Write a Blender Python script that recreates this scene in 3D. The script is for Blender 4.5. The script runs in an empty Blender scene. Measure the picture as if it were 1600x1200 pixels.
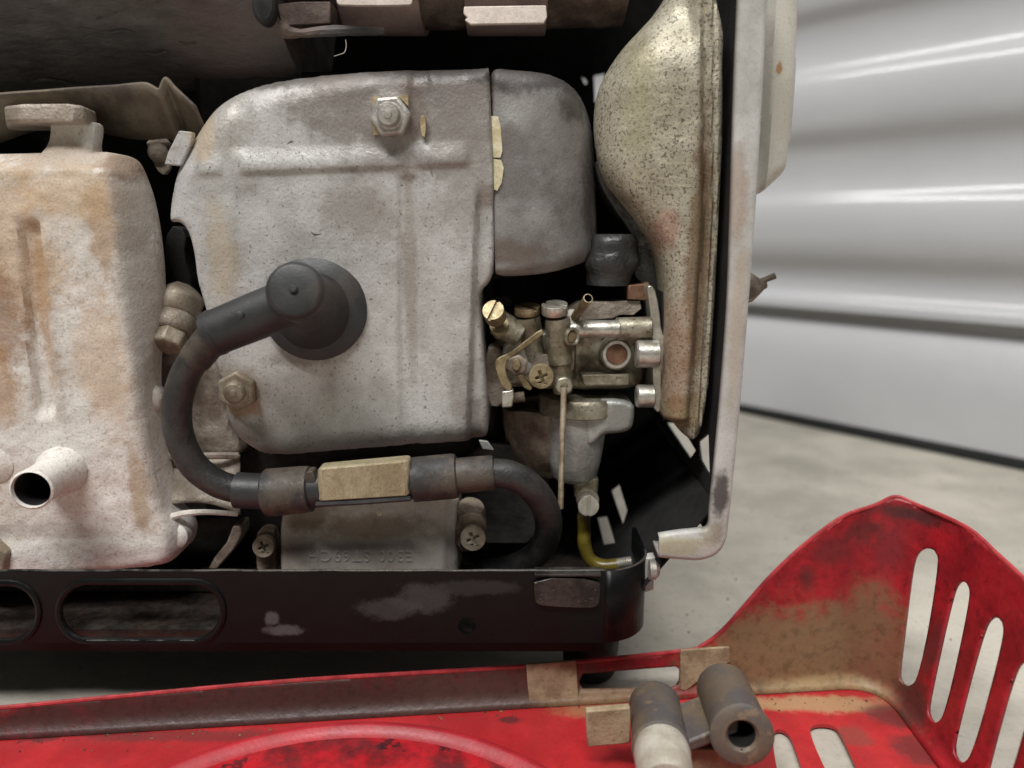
import bpy, bmesh, math, random
import numpy as np
from mathutils import Vector, Matrix
from mathutils.geometry import tessellate_polygon

# ------------------------------------------------------------------ camera, light, exposure
MM = 0.001
F, PITCH = 1150.0, math.radians(12.0)      # focal length in photo pixels (1600 wide), tilt downwards
CS, SN = math.cos(PITCH), math.sin(PITCH)
H = 129.3                                  # camera height above the floor, mm
sc = bpy.context.scene
COL = sc.collection
cam = bpy.data.cameras.new('camera'); cam_o = bpy.data.objects.new('camera', cam); COL.objects.link(cam_o)
cam.sensor_width = 36; cam.lens = 36 * F / 1600
cam_o.location = (0, 0, H * MM); cam_o.rotation_euler = (math.pi / 2 - PITCH, 0, 0)
cam.clip_start = 0.005; cam.clip_end = 60
cam.dof.use_dof = True; cam.dof.focus_distance = 0.186; cam.dof.aperture_fstop = 8.5
sc.camera = cam_o
world = bpy.data.worlds.new('World'); sc.world = world; world.use_nodes = True
bg = world.node_tree.nodes['Background']
bg.inputs[0].default_value = (1.0, 0.99, 0.97, 1); bg.inputs[1].default_value = 0.07
def area(name, loc, target, sx, sy, power, col):
    l = bpy.data.lights.new(name, 'AREA'); l.shape = 'RECTANGLE'; l.size = sx; l.size_y = sy; l.energy = power; l.color = col
    o = bpy.data.objects.new(name, l); COL.objects.link(o); o.location = loc
    o.rotation_euler = (Vector(target) - Vector(loc)).to_track_quat('-Z', 'Y').to_euler()
    return o
# one fixture above and in front on the viewer's left, one twin-tube fixture overhead by the door
area('ceiling_tube_light', (-0.3, -0.62, 1.5), (0, 0.2, 0.1), 1.1, 0.12, 30, (1, 0.99, 0.975))
for off in (0.0, 0.14):
    l_ = area('ceiling_tube_light', (0.62 + off * 0.7, 0.12 + off * 0.7, 2.0), (0.62 + off * 0.7, 0.12 + off * 0.7, 0), 1.25, 0.05, 8.5, (1, 0.985, 0.96)); l_.rotation_euler = (0, 0, math.radians(-47))
    l_ = area('ceiling_tube_light', (-0.95 + off * 1.2, 0.0, 2.0), (-0.95 + off * 1.2, 0.0, 0), 0.04, 1.25, 9, (1, 0.985, 0.96)); l_.rotation_euler = (0, 0, math.radians(12))
sc.view_settings.view_transform = 'Standard'; sc.view_settings.look = 'None'
sc.view_settings.gamma = 1; sc.view_settings.exposure = 0.1; sc.view_settings.use_curve_mapping = False
sc.render.engine = 'CYCLES'; sc.cycles.use_denoising = True; sc.cycles.max_bounces = 8
try: sc.cycles.denoiser = 'OPENIMAGEDENOISE'
except Exception: pass

# ------------------------------------------------------------------ measuring: photo pixel -> place, millimetres
def ray(px, py):
    u = (px - 800) / F; v = (600 - py) / F
    return np.array([u, CS + v * SN, -SN + v * CS])
def W(px, py, Y):
    d = ray(px, py); t = Y / d[1]
    return np.array([d[0] * t, Y, H + d[2] * t])
def PZ(px, py, z):
    d = ray(px, py); t = (z - H) / d[2]
    return np.array([d[0] * t, d[1] * t, z])
def PP(px, py, o, n):
    d = ray(px, py); c = np.array([0, 0, H]); t = np.dot(np.asarray(o) - c, n) / np.dot(d, n)
    return c + d * t
def proj(P):
    P = np.asarray(P, float); x = P[..., 0]; y = P[..., 1]; z = P[..., 2] - H
    dep = y * CS - z * SN; up = y * SN + z * CS
    return 800 + F * x / dep, 600 - F * up / dep
def mmpx(Y): return Y * 1.0 / F            # millimetres per photo pixel at depth Y

rng = np.random.default_rng(7); random.seed(7)
_L = rng.random((256, 256))
def vnoise(x, y):
    xi = np.floor(x).astype(int); yi = np.floor(y).astype(int); fx = x - xi; fy = y - yi
    fx = fx * fx * (3 - 2 * fx); fy = fy * fy * (3 - 2 * fy)
    g = lambda a, b: _L[a % 256, b % 256]
    return (g(xi, yi) * (1 - fx) + g(xi + 1, yi) * fx) * (1 - fy) + (g(xi, yi + 1) * (1 - fx) + g(xi + 1, yi + 1) * fx) * fy
def sstep(a, b, x):
    t = np.clip((x - a) / (b - a), 0, 1); return t * t * (3 - 2 * t)

# ------------------------------------------------------------------ materials
MATS = {}
def lin(c):
    c = [v / 255 for v in c]
    return tuple((v / 12.92 if v <= 0.04045 else ((v + 0.055) / 1.055) ** 2.4) for v in c) + (1,)
def mk(name, a, b, scale=120, rough=0.6, rough2=None, metal=0.0, bump=0.15, bscale=900, speck=None, speck_amt=0.5, speck_scale=1500,
       speck_lo=0.62, stains_shade=(), stretch=(1, 1, 1), spec=0.5, coat=0.0, bdist=0.0006, streak=None, trans=0.0, bump2=0.0, bscale2=200, lo=0.38, hi=0.62, grain=0.25, crisp=0.0, gscale=2300):
    """a, b: the two base colours (0-255), mixed by noise; speck: fine dirt; stains: (x, y, z, rx, ry, rz mm, colour, strength)"""
    m = bpy.data.materials.new(name); m.use_nodes = True; nt = m.node_tree; N = nt.nodes; L = nt.links
    p = N['Principled BSDF']; geo = N.new('ShaderNodeNewGeometry')
    def vm(op, v, c):
        n = N.new('ShaderNodeVectorMath'); n.operation = op; L.new(v, n.inputs[0])
        if isinstance(c, tuple): n.inputs[1].default_value = c
        else: L.new(c, n.inputs[1])
        return n
    pos = vm('MULTIPLY', geo.outputs['Position'], tuple(stretch)).outputs[0]
    def noise(sca, det=5, ro=0.6, vec=None):
        n = N.new('ShaderNodeTexNoise'); n.inputs['Scale'].default_value = sca; n.inputs['Detail'].default_value = det; n.inputs['Roughness'].default_value = ro
        L.new(vec or pos, n.inputs['Vector']); return n.outputs[0]
    def mrange(v, a0, a1, b0, b1):
        n = N.new('ShaderNodeMapRange'); n.interpolation_type = 'SMOOTHSTEP'
        L.new(v, n.inputs[0])
        for i, q in enumerate((a0, a1, b0, b1)): n.inputs[i + 1].default_value = q
        return n.outputs[0]
    def mix(fac, c1, c2):
        n = N.new('ShaderNodeMix'); n.data_type = 'RGBA'
        L.new(fac, n.inputs[0])
        for s, c in ((6, c1), (7, c2)):
            if isinstance(c, tuple): n.inputs[s].default_value = c
            else: L.new(c, n.inputs[s])
        return n.outputs[2]
    n1 = noise(scale, 6, 0.65)
    col = mix(mrange(n1, lo, hi, 0, 1), lin(a), lin(b))
    if streak:
        n3 = noise(streak[1], 4, 0.6, vm('MULTIPLY', geo.outputs['Position'], streak[2]).outputs[0])
        col = mix(mrange(n3, 0.45, 0.7, 0, streak[3]), col, lin(streak[0]))
    if speck:
        n2 = noise(speck_scale, 4, 0.7)
        col = mix(mrange(n2, speck_lo, speck_lo + 0.08, 0, speck_amt), col, lin(speck))
    edge = noise(170, 9, 0.74, geo.outputs['Position'])
    for (x, y, z, rx, ry, rz, c, s) in stains_shade:
        d = vm('SUBTRACT', geo.outputs['Position'], (x * MM, y * MM, z * MM))
        d = vm('DIVIDE', d.outputs[0], (rx * MM, ry * MM, rz * MM))
        ln = N.new('ShaderNodeVectorMath'); ln.operation = 'LENGTH'; L.new(d.outputs[0], ln.inputs[0])
        ad = N.new('ShaderNodeMath'); ad.operation = 'MULTIPLY_ADD'; L.new(edge, ad.inputs[0]); ad.inputs[1].default_value = 1.8; L.new(ln.outputs['Value'], ad.inputs[2])
        col = mix(mrange(ad.outputs[0], 1.35 + crisp, 1.95 - crisp, s, 0), col, lin(c))
    if grain:
        hs = N.new('ShaderNodeHueSaturation'); hs.inputs['Value'].default_value = 0.55; L.new(col, hs.inputs['Color'])
        col = mix(mrange(noise(gscale, 3, 0.7), 0.46, 0.74, 0, grain * 2), col, hs.outputs[0])
    L.new(col, p.inputs['Base Color'])
    p.inputs['Metallic'].default_value = metal; p.inputs['Specular IOR Level'].default_value = spec
    if coat: p.inputs['Coat Weight'].default_value = coat; p.inputs['Coat Roughness'].default_value = 0.12
    if trans: p.inputs['Transmission Weight'].default_value = trans
    L.new(mrange(noise(scale * 2.3, 4), 0.3, 0.7, rough, rough if rough2 is None else rough2), p.inputs['Roughness'])
    if bump:
        bm_ = N.new('ShaderNodeBump'); bm_.inputs['Strength'].default_value = bump; bm_.inputs['Distance'].default_value = bdist
        L.new(noise(bscale, 5, 0.6), bm_.inputs['Height'])
        if bump2:
            b2 = N.new('ShaderNodeBump'); b2.inputs['Strength'].default_value = bump2; b2.inputs['Distance'].default_value = bdist * 4
            L.new(noise(bscale2, 4, 0.55), b2.inputs['Height']); L.new(bm_.outputs[0], b2.inputs['Normal'])
            L.new(b2.outputs[0], p.inputs['Normal'])
        else: L.new(bm_.outputs[0], p.inputs['Normal'])
    MATS[name] = m
    return m
def st(px, py, Y, rx, rz, c, s=0.8, ry=60):
    w = W(px, py, Y); return (w[0], w[1], w[2], rx, ry, rz, c, s)

# ------------------------------------------------------------------ mesh helpers (millimetres in, metres out)
def rot_frame(axis):
    a = np.asarray(axis, float); a = a / np.linalg.norm(a)
    r = np.array([0, 0, 1.0]) if abs(a[2]) < 0.9 else np.array([1.0, 0, 0])
    u = np.cross(r, a); u /= np.linalg.norm(u); v = np.cross(a, u)
    return u, v, a
def chaikin(pts, it=2, closed=True):
    P = np.asarray(pts, float)
    for _ in range(it):
        if closed:
            Q = np.roll(P, -1, 0); P = np.stack([0.75 * P + 0.25 * Q, 0.25 * P + 0.75 * Q], 1).reshape(-1, P.shape[1])
        else:
            A, B = P[:-1], P[1:]; M = np.stack([0.75 * A + 0.25 * B, 0.25 * A + 0.75 * B], 1).reshape(-1, P.shape[1])
            P = np.vstack([P[:1], M, P[-1:]])
    return P
def catmull(P, n=8):
    P = np.asarray(P, float); P = np.vstack([2 * P[0] - P[1], P, 2 * P[-1] - P[-2]]); out = []
    for i in range(1, len(P) - 2):
        a, b, c, d = P[i - 1:i + 3]
        for k in range(n):
            t = k / n; out.append(0.5 * (2 * b + (c - a) * t + (2 * a - 5 * b + 4 * c - d) * t * t + (3 * b - a - 3 * c + d) * t ** 3))
    out.append(P[-2]); return np.array(out)
class MB:
    def __init__(s): s.v = []; s.f = []
    def add(s, V, Fc):
        o = len(s.v); s.v.extend([tuple(map(float, q)) for q in V]); s.f.extend([tuple(i + o for i in f) for f in Fc]); return s
    def ext(s, pts, vec, holes=()):
        """a flat outline (3-D points) with holes, extruded along vec"""
        loops = [[Vector(p) for p in pts]] + [[Vector(p) for p in h] for h in holes]
        tris = tessellate_polygon(loops); flat = [p for l in loops for p in l]; n = len(flat); vv = Vector(vec)
        V = flat + [p + vv for p in flat]
        Fc = [tuple(t) for t in tris] + [tuple(i + n for i in reversed(t)) for t in tris]
        o = 0
        for l in loops:
            m = len(l)
            for i in range(m): j = (i + 1) % m; Fc.append((o + i, o + j, o + j + n, o + i + n))
            o += m
        return s.add(V, Fc)
    def pxprism(s, pxs, Y, depth, holes=(), smooth=0):
        if smooth: pxs = chaikin(pxs, smooth)
        return s.ext([W(a, b, Y) for a, b in pxs], (0, depth, 0), [[W(a, b, Y) for a, b in h] for h in holes])
    def lathe(s, c, axis, prof, n=28, rot=0.0, sx=1.0, sy=1.0, cap=True):
        """prof: (radius, height along axis)"""
        u, v, a = rot_frame(axis); c = np.asarray(c, float); V = []; Fc = []
        for (r, h) in prof:
            for k in range(n):
                t = 2 * math.pi * k / n + rot; V.append(c + a * h + u * r * math.cos(t) * sx + v * r * math.sin(t) * sy)
        m = len(prof)
        for i in range(m - 1):
            for k in range(n):
                k2 = (k + 1) % n; Fc.append((i * n + k, i * n + k2, (i + 1) * n + k2, (i + 1) * n + k))
        if cap: Fc.append(tuple(reversed(range(n))))
        Fc.append(tuple(range((m - 1) * n, m * n)))
        return s.add(V, Fc)
    def tube(s, path, r, n=14, smooth=8, cap=True, flat=1.0):
        P = catmull(path, smooth) if smooth else np.asarray(path, float); m = len(P)
        R = np.interp(np.linspace(0, 1, m), np.linspace(0, 1, len(r)), r) if hasattr(r, '__len__') else np.full(m, r)
        T = np.gradient(P, axis=0); T /= np.linalg.norm(T, axis=1)[:, None]
        u = rot_frame(T[0])[0]; V = []; Fc = []
        for i in range(m):
            u = u - T[i] * np.dot(u, T[i]); u /= np.linalg.norm(u); w = np.cross(T[i], u)
            for k in range(n):
                t = 2 * math.pi * k / n; V.append(P[i] + R[i] * (u * math.cos(t) + flat * w * math.sin(t)))
        for i in range(m - 1):
            for k in range(n):
                k2 = (k + 1) % n; Fc.append((i * n + k, i * n + k2, (i + 1) * n + k2, (i + 1) * n + k))
        if cap: Fc.append(tuple(reversed(range(n)))); Fc.append(tuple(range((m - 1) * n, m * n)))
        return s.add(V, Fc)
    def loop_tube(s, pts, r, n=8):
        P = np.asarray(pts, float); m = len(P); T = np.roll(P, -1, 0) - np.roll(P, 1, 0); T /= np.linalg.norm(T, axis=1)[:, None]
        nrm = np.array([0, 1.0, 0]); V = []; Fc = []
        for i in range(m):
            w = np.cross(T[i], nrm); w /= np.linalg.norm(w)
            for k in range(n):
                t = 2 * math.pi * k / n; V.append(P[i] + r * (nrm * math.cos(t) + w * math.sin(t)))
        for i in range(m):
            for k in range(n):
                k2 = (k + 1) % n; j = (i + 1) % m; Fc.append((i * n + k, i * n + k2, j * n + k2, j * n + k))
        return s.add(V, Fc)
    def box(s, x0, x1, y0, y1, z0, z1):
        return s.ext([(x0, y0, z0), (x1, y0, z0), (x1, y0, z1), (x0, y0, z1)], (0, y1 - y0, 0))
    def grid(s, rows):
        """rows of 3-D points"""
        n = len(rows[0]); V = [p for r in rows for p in r]
        return s.add(V, [(i * n + j, i * n + j + 1, (i + 1) * n + j + 1, (i + 1) * n + j) for i in range(len(rows) - 1) for j in range(n - 1)])
    def build(s, name, mat, parent=None, bevel=0.0, angle=35, solid=0.0, seg=2, subd=0, offset=0.0, flip=False):
        base = parent_base(parent)
        me = bpy.data.meshes.new(name)
        me.from_pydata([((x - base[0]) * MM, (y - base[1]) * MM, (z - base[2]) * MM) for x, y, z in s.v], [], s.f)
        bm = bmesh.new(); bm.from_mesh(me); bmesh.ops.remove_doubles(bm, verts=bm.verts, dist=1e-6)
        bmesh.ops.recalc_face_normals(bm, faces=bm.faces); bm.to_mesh(me); bm.free()
        me.shade_smooth(); me.set_sharp_from_angle(angle=math.radians(angle))
        o = bpy.data.objects.new(name, me); COL.objects.link(o); me.materials.append(MATS[mat])
        if parent: o.parent = parent
        if solid:
            q = o.modifiers.new('thickness', 'SOLIDIFY'); q.thickness = solid * MM; q.offset = offset
        if bevel:
            q = o.modifiers.new('bevel', 'BEVEL'); q.width = bevel * MM; q.segments = seg; q.limit_method = 'ANGLE'; q.angle_limit = math.radians(40); q.harden_normals = False
        if subd:
            q = o.modifiers.new('subd', 'SUBSURF'); q.levels = subd; q.render_levels = subd
        return o
BASES = {}
def parent_base(p):
    while p is not None:
        if p.name in BASES: return BASES[p.name]
        p = p.parent
    return (0, 0, 0)
def thing(name, label, cat, base):
    o = bpy.data.objects.new(name, None); COL.objects.link(o); o.location = [b * MM for b in base]
    o['label'] = label; o['category'] = cat; o.empty_display_size = 0.02; BASES[o.name] = base
    return o
def segdist(X, Z, A, B):
    d = B - A; L2 = np.maximum((d ** 2).sum(1), 1e-12)
    t = ((X[:, None] - A[None, :, 0]) * d[None, :, 0] + (Z[:, None] - A[None, :, 1]) * d[None, :, 1]) / L2[None]
    t = np.clip(t, 0, 1); qx = A[None, :, 0] + t * d[None, :, 0]; qz = A[None, :, 1] + t * d[None, :, 1]
    return np.hypot(X[:, None] - qx, Z[:, None] - qz), qx, qz, t
def inside(X, Z, loops):
    c = np.zeros(len(X), bool)
    for P in loops:
        Q = np.roll(P, -1, 0)
        for (x0, z0), (x1, z1) in zip(P[:, :2], Q[:, :2]):
            if z0 == z1: continue
            k = ((z0 > Z) != (z1 > Z)) & (X < (x1 - x0) * (Z - z0) / (z1 - z0) + x0); c ^= k
    return c
def domain(loops, step):
    """grid over a 2-D region with holes, its rim moved onto the outline -> points, faces, per-segment data"""
    allp = np.vstack([l[:, :2] for l in loops]); lo = allp.min(0) - step; hi = allp.max(0) + step
    nx = int((hi[0] - lo[0]) / step) + 2; nz = int((hi[1] - lo[1]) / step) + 2
    gx, gz = np.meshgrid(lo[0] + np.arange(nx) * step, lo[1] + np.arange(nz) * step, indexing='ij')
    X = gx.ravel(); Z = gz.ravel(); ins = inside(X, Z, loops)
    A = np.vstack([l[:, :2] for l in loops]); B = np.vstack([np.roll(l[:, :2], -1, 0) for l in loops])
    D, qx, qz, _ = segdist(X, Z, A, B); k = D.argmin(1); r = np.arange(len(X)); dm = D[r, k]
    snap = (~ins) | (dm < step * 0.35)
    X = np.where(snap, qx[r, k], X); Z = np.where(snap, qz[r, k], Z)
    I = np.arange(nx * nz).reshape(nx, nz); q = np.stack([I[:-1, :-1], I[1:, :-1], I[1:, 1:], I[:-1, 1:]], -1).reshape(-1, 4)
    q = q[ins[q].any(1)]
    keep = []
    for f in q:
        pts = np.c_[X[f], Z[f]]; area2 = abs(np.dot(pts[:, 0], np.roll(pts[:, 1], -1)) - np.dot(pts[:, 1], np.roll(pts[:, 0], -1)))
        if area2 > 1e-3 * step * step: keep.append(f)
    q = np.array(keep); used = np.unique(q); rem = -np.ones(nx * nz, int); rem[used] = np.arange(len(used))
    return X[used], Z[used], [tuple(dict.fromkeys(rem[f])) for f in q], A, B
def relief(name, mat, parent, outline, Y, Yback, step=0.8, shape=None, R=3.0, it=2, angle=50):
    """pressed or cast shell: outline in photo pixels (px, py[, edge radius mm]) measured on the plane Y, edges rolled back, shape(px,py) mm away from the viewer"""
    O = np.array([(p[0], p[1], p[2] if len(p) > 2 else R) for p in outline], float); O = chaikin(O, it)
    w = np.array([W(a, b, Y) for a, b, _ in O]); loop = np.c_[w[:, 0], w[:, 2]]; rad = (O[:, 2] + np.roll(O[:, 2], -1)) / 2
    X, Z, Fc, A, B = domain([loop], step); D = segdist(X, Z, A, B)[0]
    r = np.maximum(rad, 0.05)[None]; q = np.clip(1 - D / r, 0, 1); drop = (r * (1 - np.sqrt(np.maximum(1 - q * q, 0)))).max(1)
    P = np.c_[X, np.full(len(X), Y), Z]; px, py = proj(P)
    y = Y + drop + (shape(px, py) if shape is not None else 0)
    b = MB(); b.add(np.c_[X, y, Z], Fc); b2 = bmesh.new()
    base = parent_base(parent); me = bpy.data.meshes.new(name)
    me.from_pydata([tuple((np.array(v) - base) * MM) for v in b.v], [], b.f); b2.from_mesh(me)
    bmesh.ops.remove_doubles(b2, verts=b2.verts, dist=2e-6)
    be = [e for e in b2.edges if e.is_boundary]
    g = bmesh.ops.extrude_edge_only(b2, edges=be)
    for v in g['geom']:
        if isinstance(v, bmesh.types.BMVert): v.co.y = (Yback - base[1]) * MM
    bmesh.ops.recalc_face_normals(b2, faces=b2.faces); b2.to_mesh(me); b2.free()
    me.shade_smooth(); me.set_sharp_from_angle(angle=math.radians(angle))
    o = bpy.data.objects.new(name, me); COL.objects.link(o); me.materials.append(MATS[mat]); o.parent = parent
    return o
def ridge(px, py, a, b, w, h):
    a = np.array(a, float); b = np.array(b, float); D = segdist(px, py, a[None], b[None])[0][:, 0]
    t = np.clip(1 - (D / w) ** 2, 0, 1); return -h * t * t * (3 - 2 * t)
def circle(c, axis, r, n=24, rot=0):
    u, v, a = rot_frame(axis); return [np.asarray(c) + r * (u * math.cos(2 * math.pi * k / n + rot) + v * math.sin(2 * math.pi * k / n + rot)) for k in range(n)]
def slotted_head(c, axis, r, h, ang, slot=0.22, depth=0.6):
    """round screw head with a straight slot cut into it"""
    b = MB(); u, v, a = rot_frame(axis); b.lathe(c, axis, [(r * 0.98, 0), (r, 0.1), (r, h - depth)], 28)
    d = math.asin(slot); e1 = u * math.cos(ang) + v * math.sin(ang); e2 = np.cross(a, e1); top = np.asarray(c) + a * (h - depth)
    for sgn in (1, -1):
        arc = [top + r * (e1 * math.cos(t) + sgn * e2 * math.sin(t)) for t in np.linspace(d, math.pi - d, 16)]
        b.ext(arc, a * depth)
    return b
def phillips_head(c, axis, r, h, ang):
    b = MB(); u, v, a = rot_frame(axis); c = np.asarray(c, float); k = 0.13 * r; l = 0.52 * r; dp = min(1.5, h * 0.6)
    b.lathe(c, axis, [(r * 0.97, 0), (r, 0.15), (r, h - dp)], 28)
    cr = [(l, -k), (l, k), (k, k), (k, l), (-k, l), (-k, k), (-l, k), (-l, -k), (-k, -k), (-k, -l), (k, -l), (k, -k)]
    e1 = u * math.cos(ang) + v * math.sin(ang); e2 = np.cross(a, e1); t0 = c + a * (h - dp)
    hole = [t0 + e1 * x + e2 * y for x, y in cr]
    b.ext(circle(t0, axis, r, 28), a * dp, [hole])
    return b
def hexnut(c, axis, r, h, rot=0.0):
    return MB().lathe(c, axis, [(r, 0), (r, h * 0.82), (r * 0.9, h)], 6, rot)

# ------------------------------------------------------------------ material library
RUST = (122, 78, 44); BROWN = (104, 84, 62)
mk('cowl_paint', (187, 186, 183), (166, 163, 159), 70, 0.4, 0.6, 0.2, 0.2, 1200, grain=.3, speck=(84, 74, 66), speck_amt=0.7, speck_scale=1000, speck_lo=0.585, bump2=0.12, bscale2=300, bdist=0.0005,
   stains_shade=[st(620, 118, 186, 34, 6, (66, 58, 54), 0.75), st(450, 118, 186, 20, 4, (70, 60, 55), 0.6), st(700, 130, 186, 12, 9, (80, 72, 68), 0.7), st(560, 165, 186, 22, 9, (122, 112, 106), 0.6), st(640, 165, 186, 34, 18, (120, 113, 108), 0.6), st(730, 200, 186, 12, 30, (132, 125, 119), 0.5), st(330, 180, 186, 12, 12, (146, 138, 128), 0.5), st(700, 105, 186, 26, 4, (44, 40, 38), 0.8), st(640, 175, 186, 5, 9, (112, 100, 92), 0.7),  # marks along top and right edge mix grime with painted shade
           st(560, 330, 186, 12, 9, (120, 108, 98), 0.5), st(310, 205, 186, 5, 9, (186, 164, 132), 0.5), st(380, 640, 186, 7, 4, (150, 112, 72), 0.7), st(385, 675, 186, 8, 4, (116, 100, 90), 0.6), st(372, 607, 186, 8, 8, (140, 118, 92), 0.5),
           st(720, 610, 186, 4, 14, (120, 112, 106), 0.5), st(740, 660, 186, 4, 8, (110, 100, 96), 0.6), st(640, 420, 186, 2.2, 34, (140, 130, 118), 0.6), st(470, 560, 186, 12, 3, (112, 102, 96), 0.6), st(345, 400, 186, 5, 16, (178, 160, 132), 0.5)])  # wide flat mark below the plug cap paints its soft shadow
mk('fan_paint', (142, 140, 137), (116, 113, 110), 60, 0.42, 0.62, 0.2, 0.3, 1500, grain=.25, speck=(76, 68, 62), speck_amt=0.5, speck_scale=800, bump2=0.12, bscale2=260, bdist=0.0005,
   stains_shade=[st(820, 118, 188, 22, 5, (58, 52, 50), 0.8), st(900, 140, 188, 6, 8, (64, 58, 56), 0.7), st(800, 395, 188, 12, 4, (92, 78, 66), 0.6), st(930, 300, 188, 3, 16, (70, 66, 64), 0.6)])  # top and right-edge marks darken the rolled-back edges
mk('rocker_cast', (214, 210, 204), (196, 189, 180), 50, 0.55, 0.75, 0.05, 0.35, 1300, grain=.34, speck=(152, 122, 92), speck_amt=0.45, speck_scale=800, speck_lo=0.56, bump2=0.12, bscale2=260, bdist=0.0005,
   stains_shade=[st(20, 380, 180, 14, 24, (182, 152, 118), 0.65), st(0, 500, 180, 8, 18, (136, 100, 70), 0.7), st(165, 350, 180, 6, 14, (150, 118, 80), 0.7), st(120, 300, 180, 18, 8, (198, 168, 130), 0.5), st(160, 560, 180, 8, 22, (184, 150, 112), 0.45),
           st(100, 245, 182, 20, 5, (150, 128, 104), 0.6), st(225, 760, 183, 3.4, 15, (150, 122, 84), 0.6), st(66, 480, 180, 3.4, 26, (160, 122, 80), 0.6), st(0, 600, 180, 6, 14, (160, 122, 80), 0.6), st(60, 830, 180, 26, 3, (160, 150, 142), 0.5),
           st(215, 300, 188, 4.5, 20, (168, 160, 152), 0.7), st(228, 460, 188, 4.5, 24, (166, 158, 150), 0.7), st(205, 260, 188, 6, 5, (120, 90, 62), 0.6)])  # two grey marks paint shade on the slope that faces right
mk('cast_alloy', (168, 158, 146), (132, 120, 106), 90, 0.5, 0.72, 0.35, 0.6, 900, speck=(78, 62, 48), speck_amt=0.6, speck_scale=800, bump2=0.3, bscale2=260)
mk('dirty_alloy', (142, 130, 116), (92, 80, 68), 120, 0.5, 0.75, 0.3, 0.6, 700, speck=(48, 38, 30), speck_amt=0.7, speck_scale=600)
mk('muffler_soot', (104, 100, 98), (74, 70, 70), 45, 0.6, 0.85, 0.1, 0.9, 420, speck=(40, 36, 35), speck_amt=0.6, speck_scale=380, bump2=0.7, bscale2=90, bdist=0.0007, stretch=(0.55, 1, 1.6),
   stains_shade=[st(330, 60, 190, 18, 14, (104, 84, 82), 0.5), st(450, 30, 190, 8, 8, (112, 86, 74), 0.5)])
mk('pipe_rust', (112, 96, 88), (76, 62, 56), 110, 0.6, 0.85, 0.1, 0.7, 500, speck=(58, 36, 26), speck_amt=0.6, speck_scale=420, bump2=0.4, bscale2=140)
mk('strap_steel', (176, 152, 146), (150, 128, 124), 60, 0.45, 0.6, 0.4, 0.15, 900)
mk('strap_bright', (230, 218, 208), (206, 194, 186), 80, 0.4, 0.6, 0.15, 0.25, 700, speck=(140, 120, 110), speck_amt=0.5)
mk('shield_sheet', (112, 102, 88), (78, 70, 62), 70, 0.5, 0.7, 0.4, 0.3, 700, speck=(60, 50, 42), speck_amt=0.4)
mk('zinc_gold', (182, 176, 158), (154, 147, 128), 60, 0.46, 0.62, 0.35, 0.4, 1500, grain=.35, speck=(70, 58, 38), speck_amt=0.75, speck_scale=1300, speck_lo=0.53, bdist=0.0003, bump2=0.1, bscale2=400,
   stains_shade=[st(1090, 400, 188, 4, 45, (110, 84, 56), 0.75), st(1040, 360, 188, 4, 7, (168, 120, 104), 0.45), st(1000, 150, 188, 5, 22, (150, 144, 112), 0.5), st(1065, 640, 188, 8, 6, (120, 96, 50), 0.6), st(1055, 560, 188, 6, 18, (150, 112, 88), 0.5)],
   streak=((206, 198, 172), 900, (0.06, 1, 1.0), 0.5))
mk('panel_paint', (188, 187, 183), (168, 166, 161), 80, 0.42, 0.55, 0.0, 0.12, 900, speck=(128, 108, 90), speck_amt=0.55, speck_scale=1100, speck_lo=0.64,
   stains_shade=[st(1125, 770, 172, 2.6, 7, (60, 52, 52), 0.9), st(1150, 300, 172, 3, 14, (150, 128, 112), 0.6), st(1110, 830, 172, 4, 4, (120, 108, 84), 0.6), st(1060, 850, 172, 10, 3, (164, 158, 120), 0.6), st(1150, 500, 172, 2.5, 26, (168, 150, 130), 0.5)])
mk('box_paint', (190, 187, 177), (176, 172, 161), 60, 0.42, 0.5, 0.0, 0.1, 900, speck=(112, 100, 88), speck_amt=0.5, speck_scale=520, speck_lo=0.68,
   stains_shade=[st(1203, 115, 186, 1.0, 2, (150, 112, 66), 0.9), st(1240, 170, 186, 1.6, 1.6, (110, 104, 96), 0.7)])
mk('black_enamel', (11, 12, 12), (8, 8, 9), 60, 0.36, 0.48, 0.0, 0.08, 700, spec=0.22, crisp=.05,
   stains_shade=[st(610, 950, 172, 11, 4, (62, 61, 61), 0.7), st(660, 935, 172, 9, 5, (66, 65, 65), 0.7), st(740, 918, 172, 13, 2.6, (50, 49, 49), 0.7), st(440, 985, 172, 6, 2.0, (86, 85, 85), 0.75), st(425, 968, 172, 2.2, 2.4, (86, 85, 85), 0.75)],
   speck=(64, 60, 56), speck_amt=0.4, speck_scale=380, speck_lo=0.7)
mk('tray_inside', (30, 26, 23), (46, 38, 32), 160, 0.35, 0.7, 0.1, 0.8, 500, speck=(96, 82, 66), speck_amt=0.6, speck_scale=900, speck_lo=0.68)
mk('shade_black', (24, 22, 21), (14, 13, 13), 80, 0.7, 0.9, 0.0, 0.3, 500)  # near-black that puts the shade of bay and bores into the colour
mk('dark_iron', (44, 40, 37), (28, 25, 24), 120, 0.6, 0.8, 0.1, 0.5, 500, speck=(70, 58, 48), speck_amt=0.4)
mk('rubber', (46, 46, 47), (37, 37, 38), 90, 0.42, 0.55, 0.0, 0.12, 1500, speck=(84, 78, 72), speck_amt=0.25, speck_scale=700, speck_lo=0.64, spec=0.45,
   stains_shade=[st(540, 450, 184, 4, 6, (84, 72, 60), 0.3), st(330, 545, 172, 3, 4, (96, 84, 70), 0.6)])
mk('rubber_dusty', (44, 42, 41), (74, 66, 57), 110, 0.5, 0.75, 0.0, 0.25, 1000, speck=(120, 104, 86), speck_amt=0.4, speck_scale=800, speck_lo=0.6, lo=0.42, hi=0.6)
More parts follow.
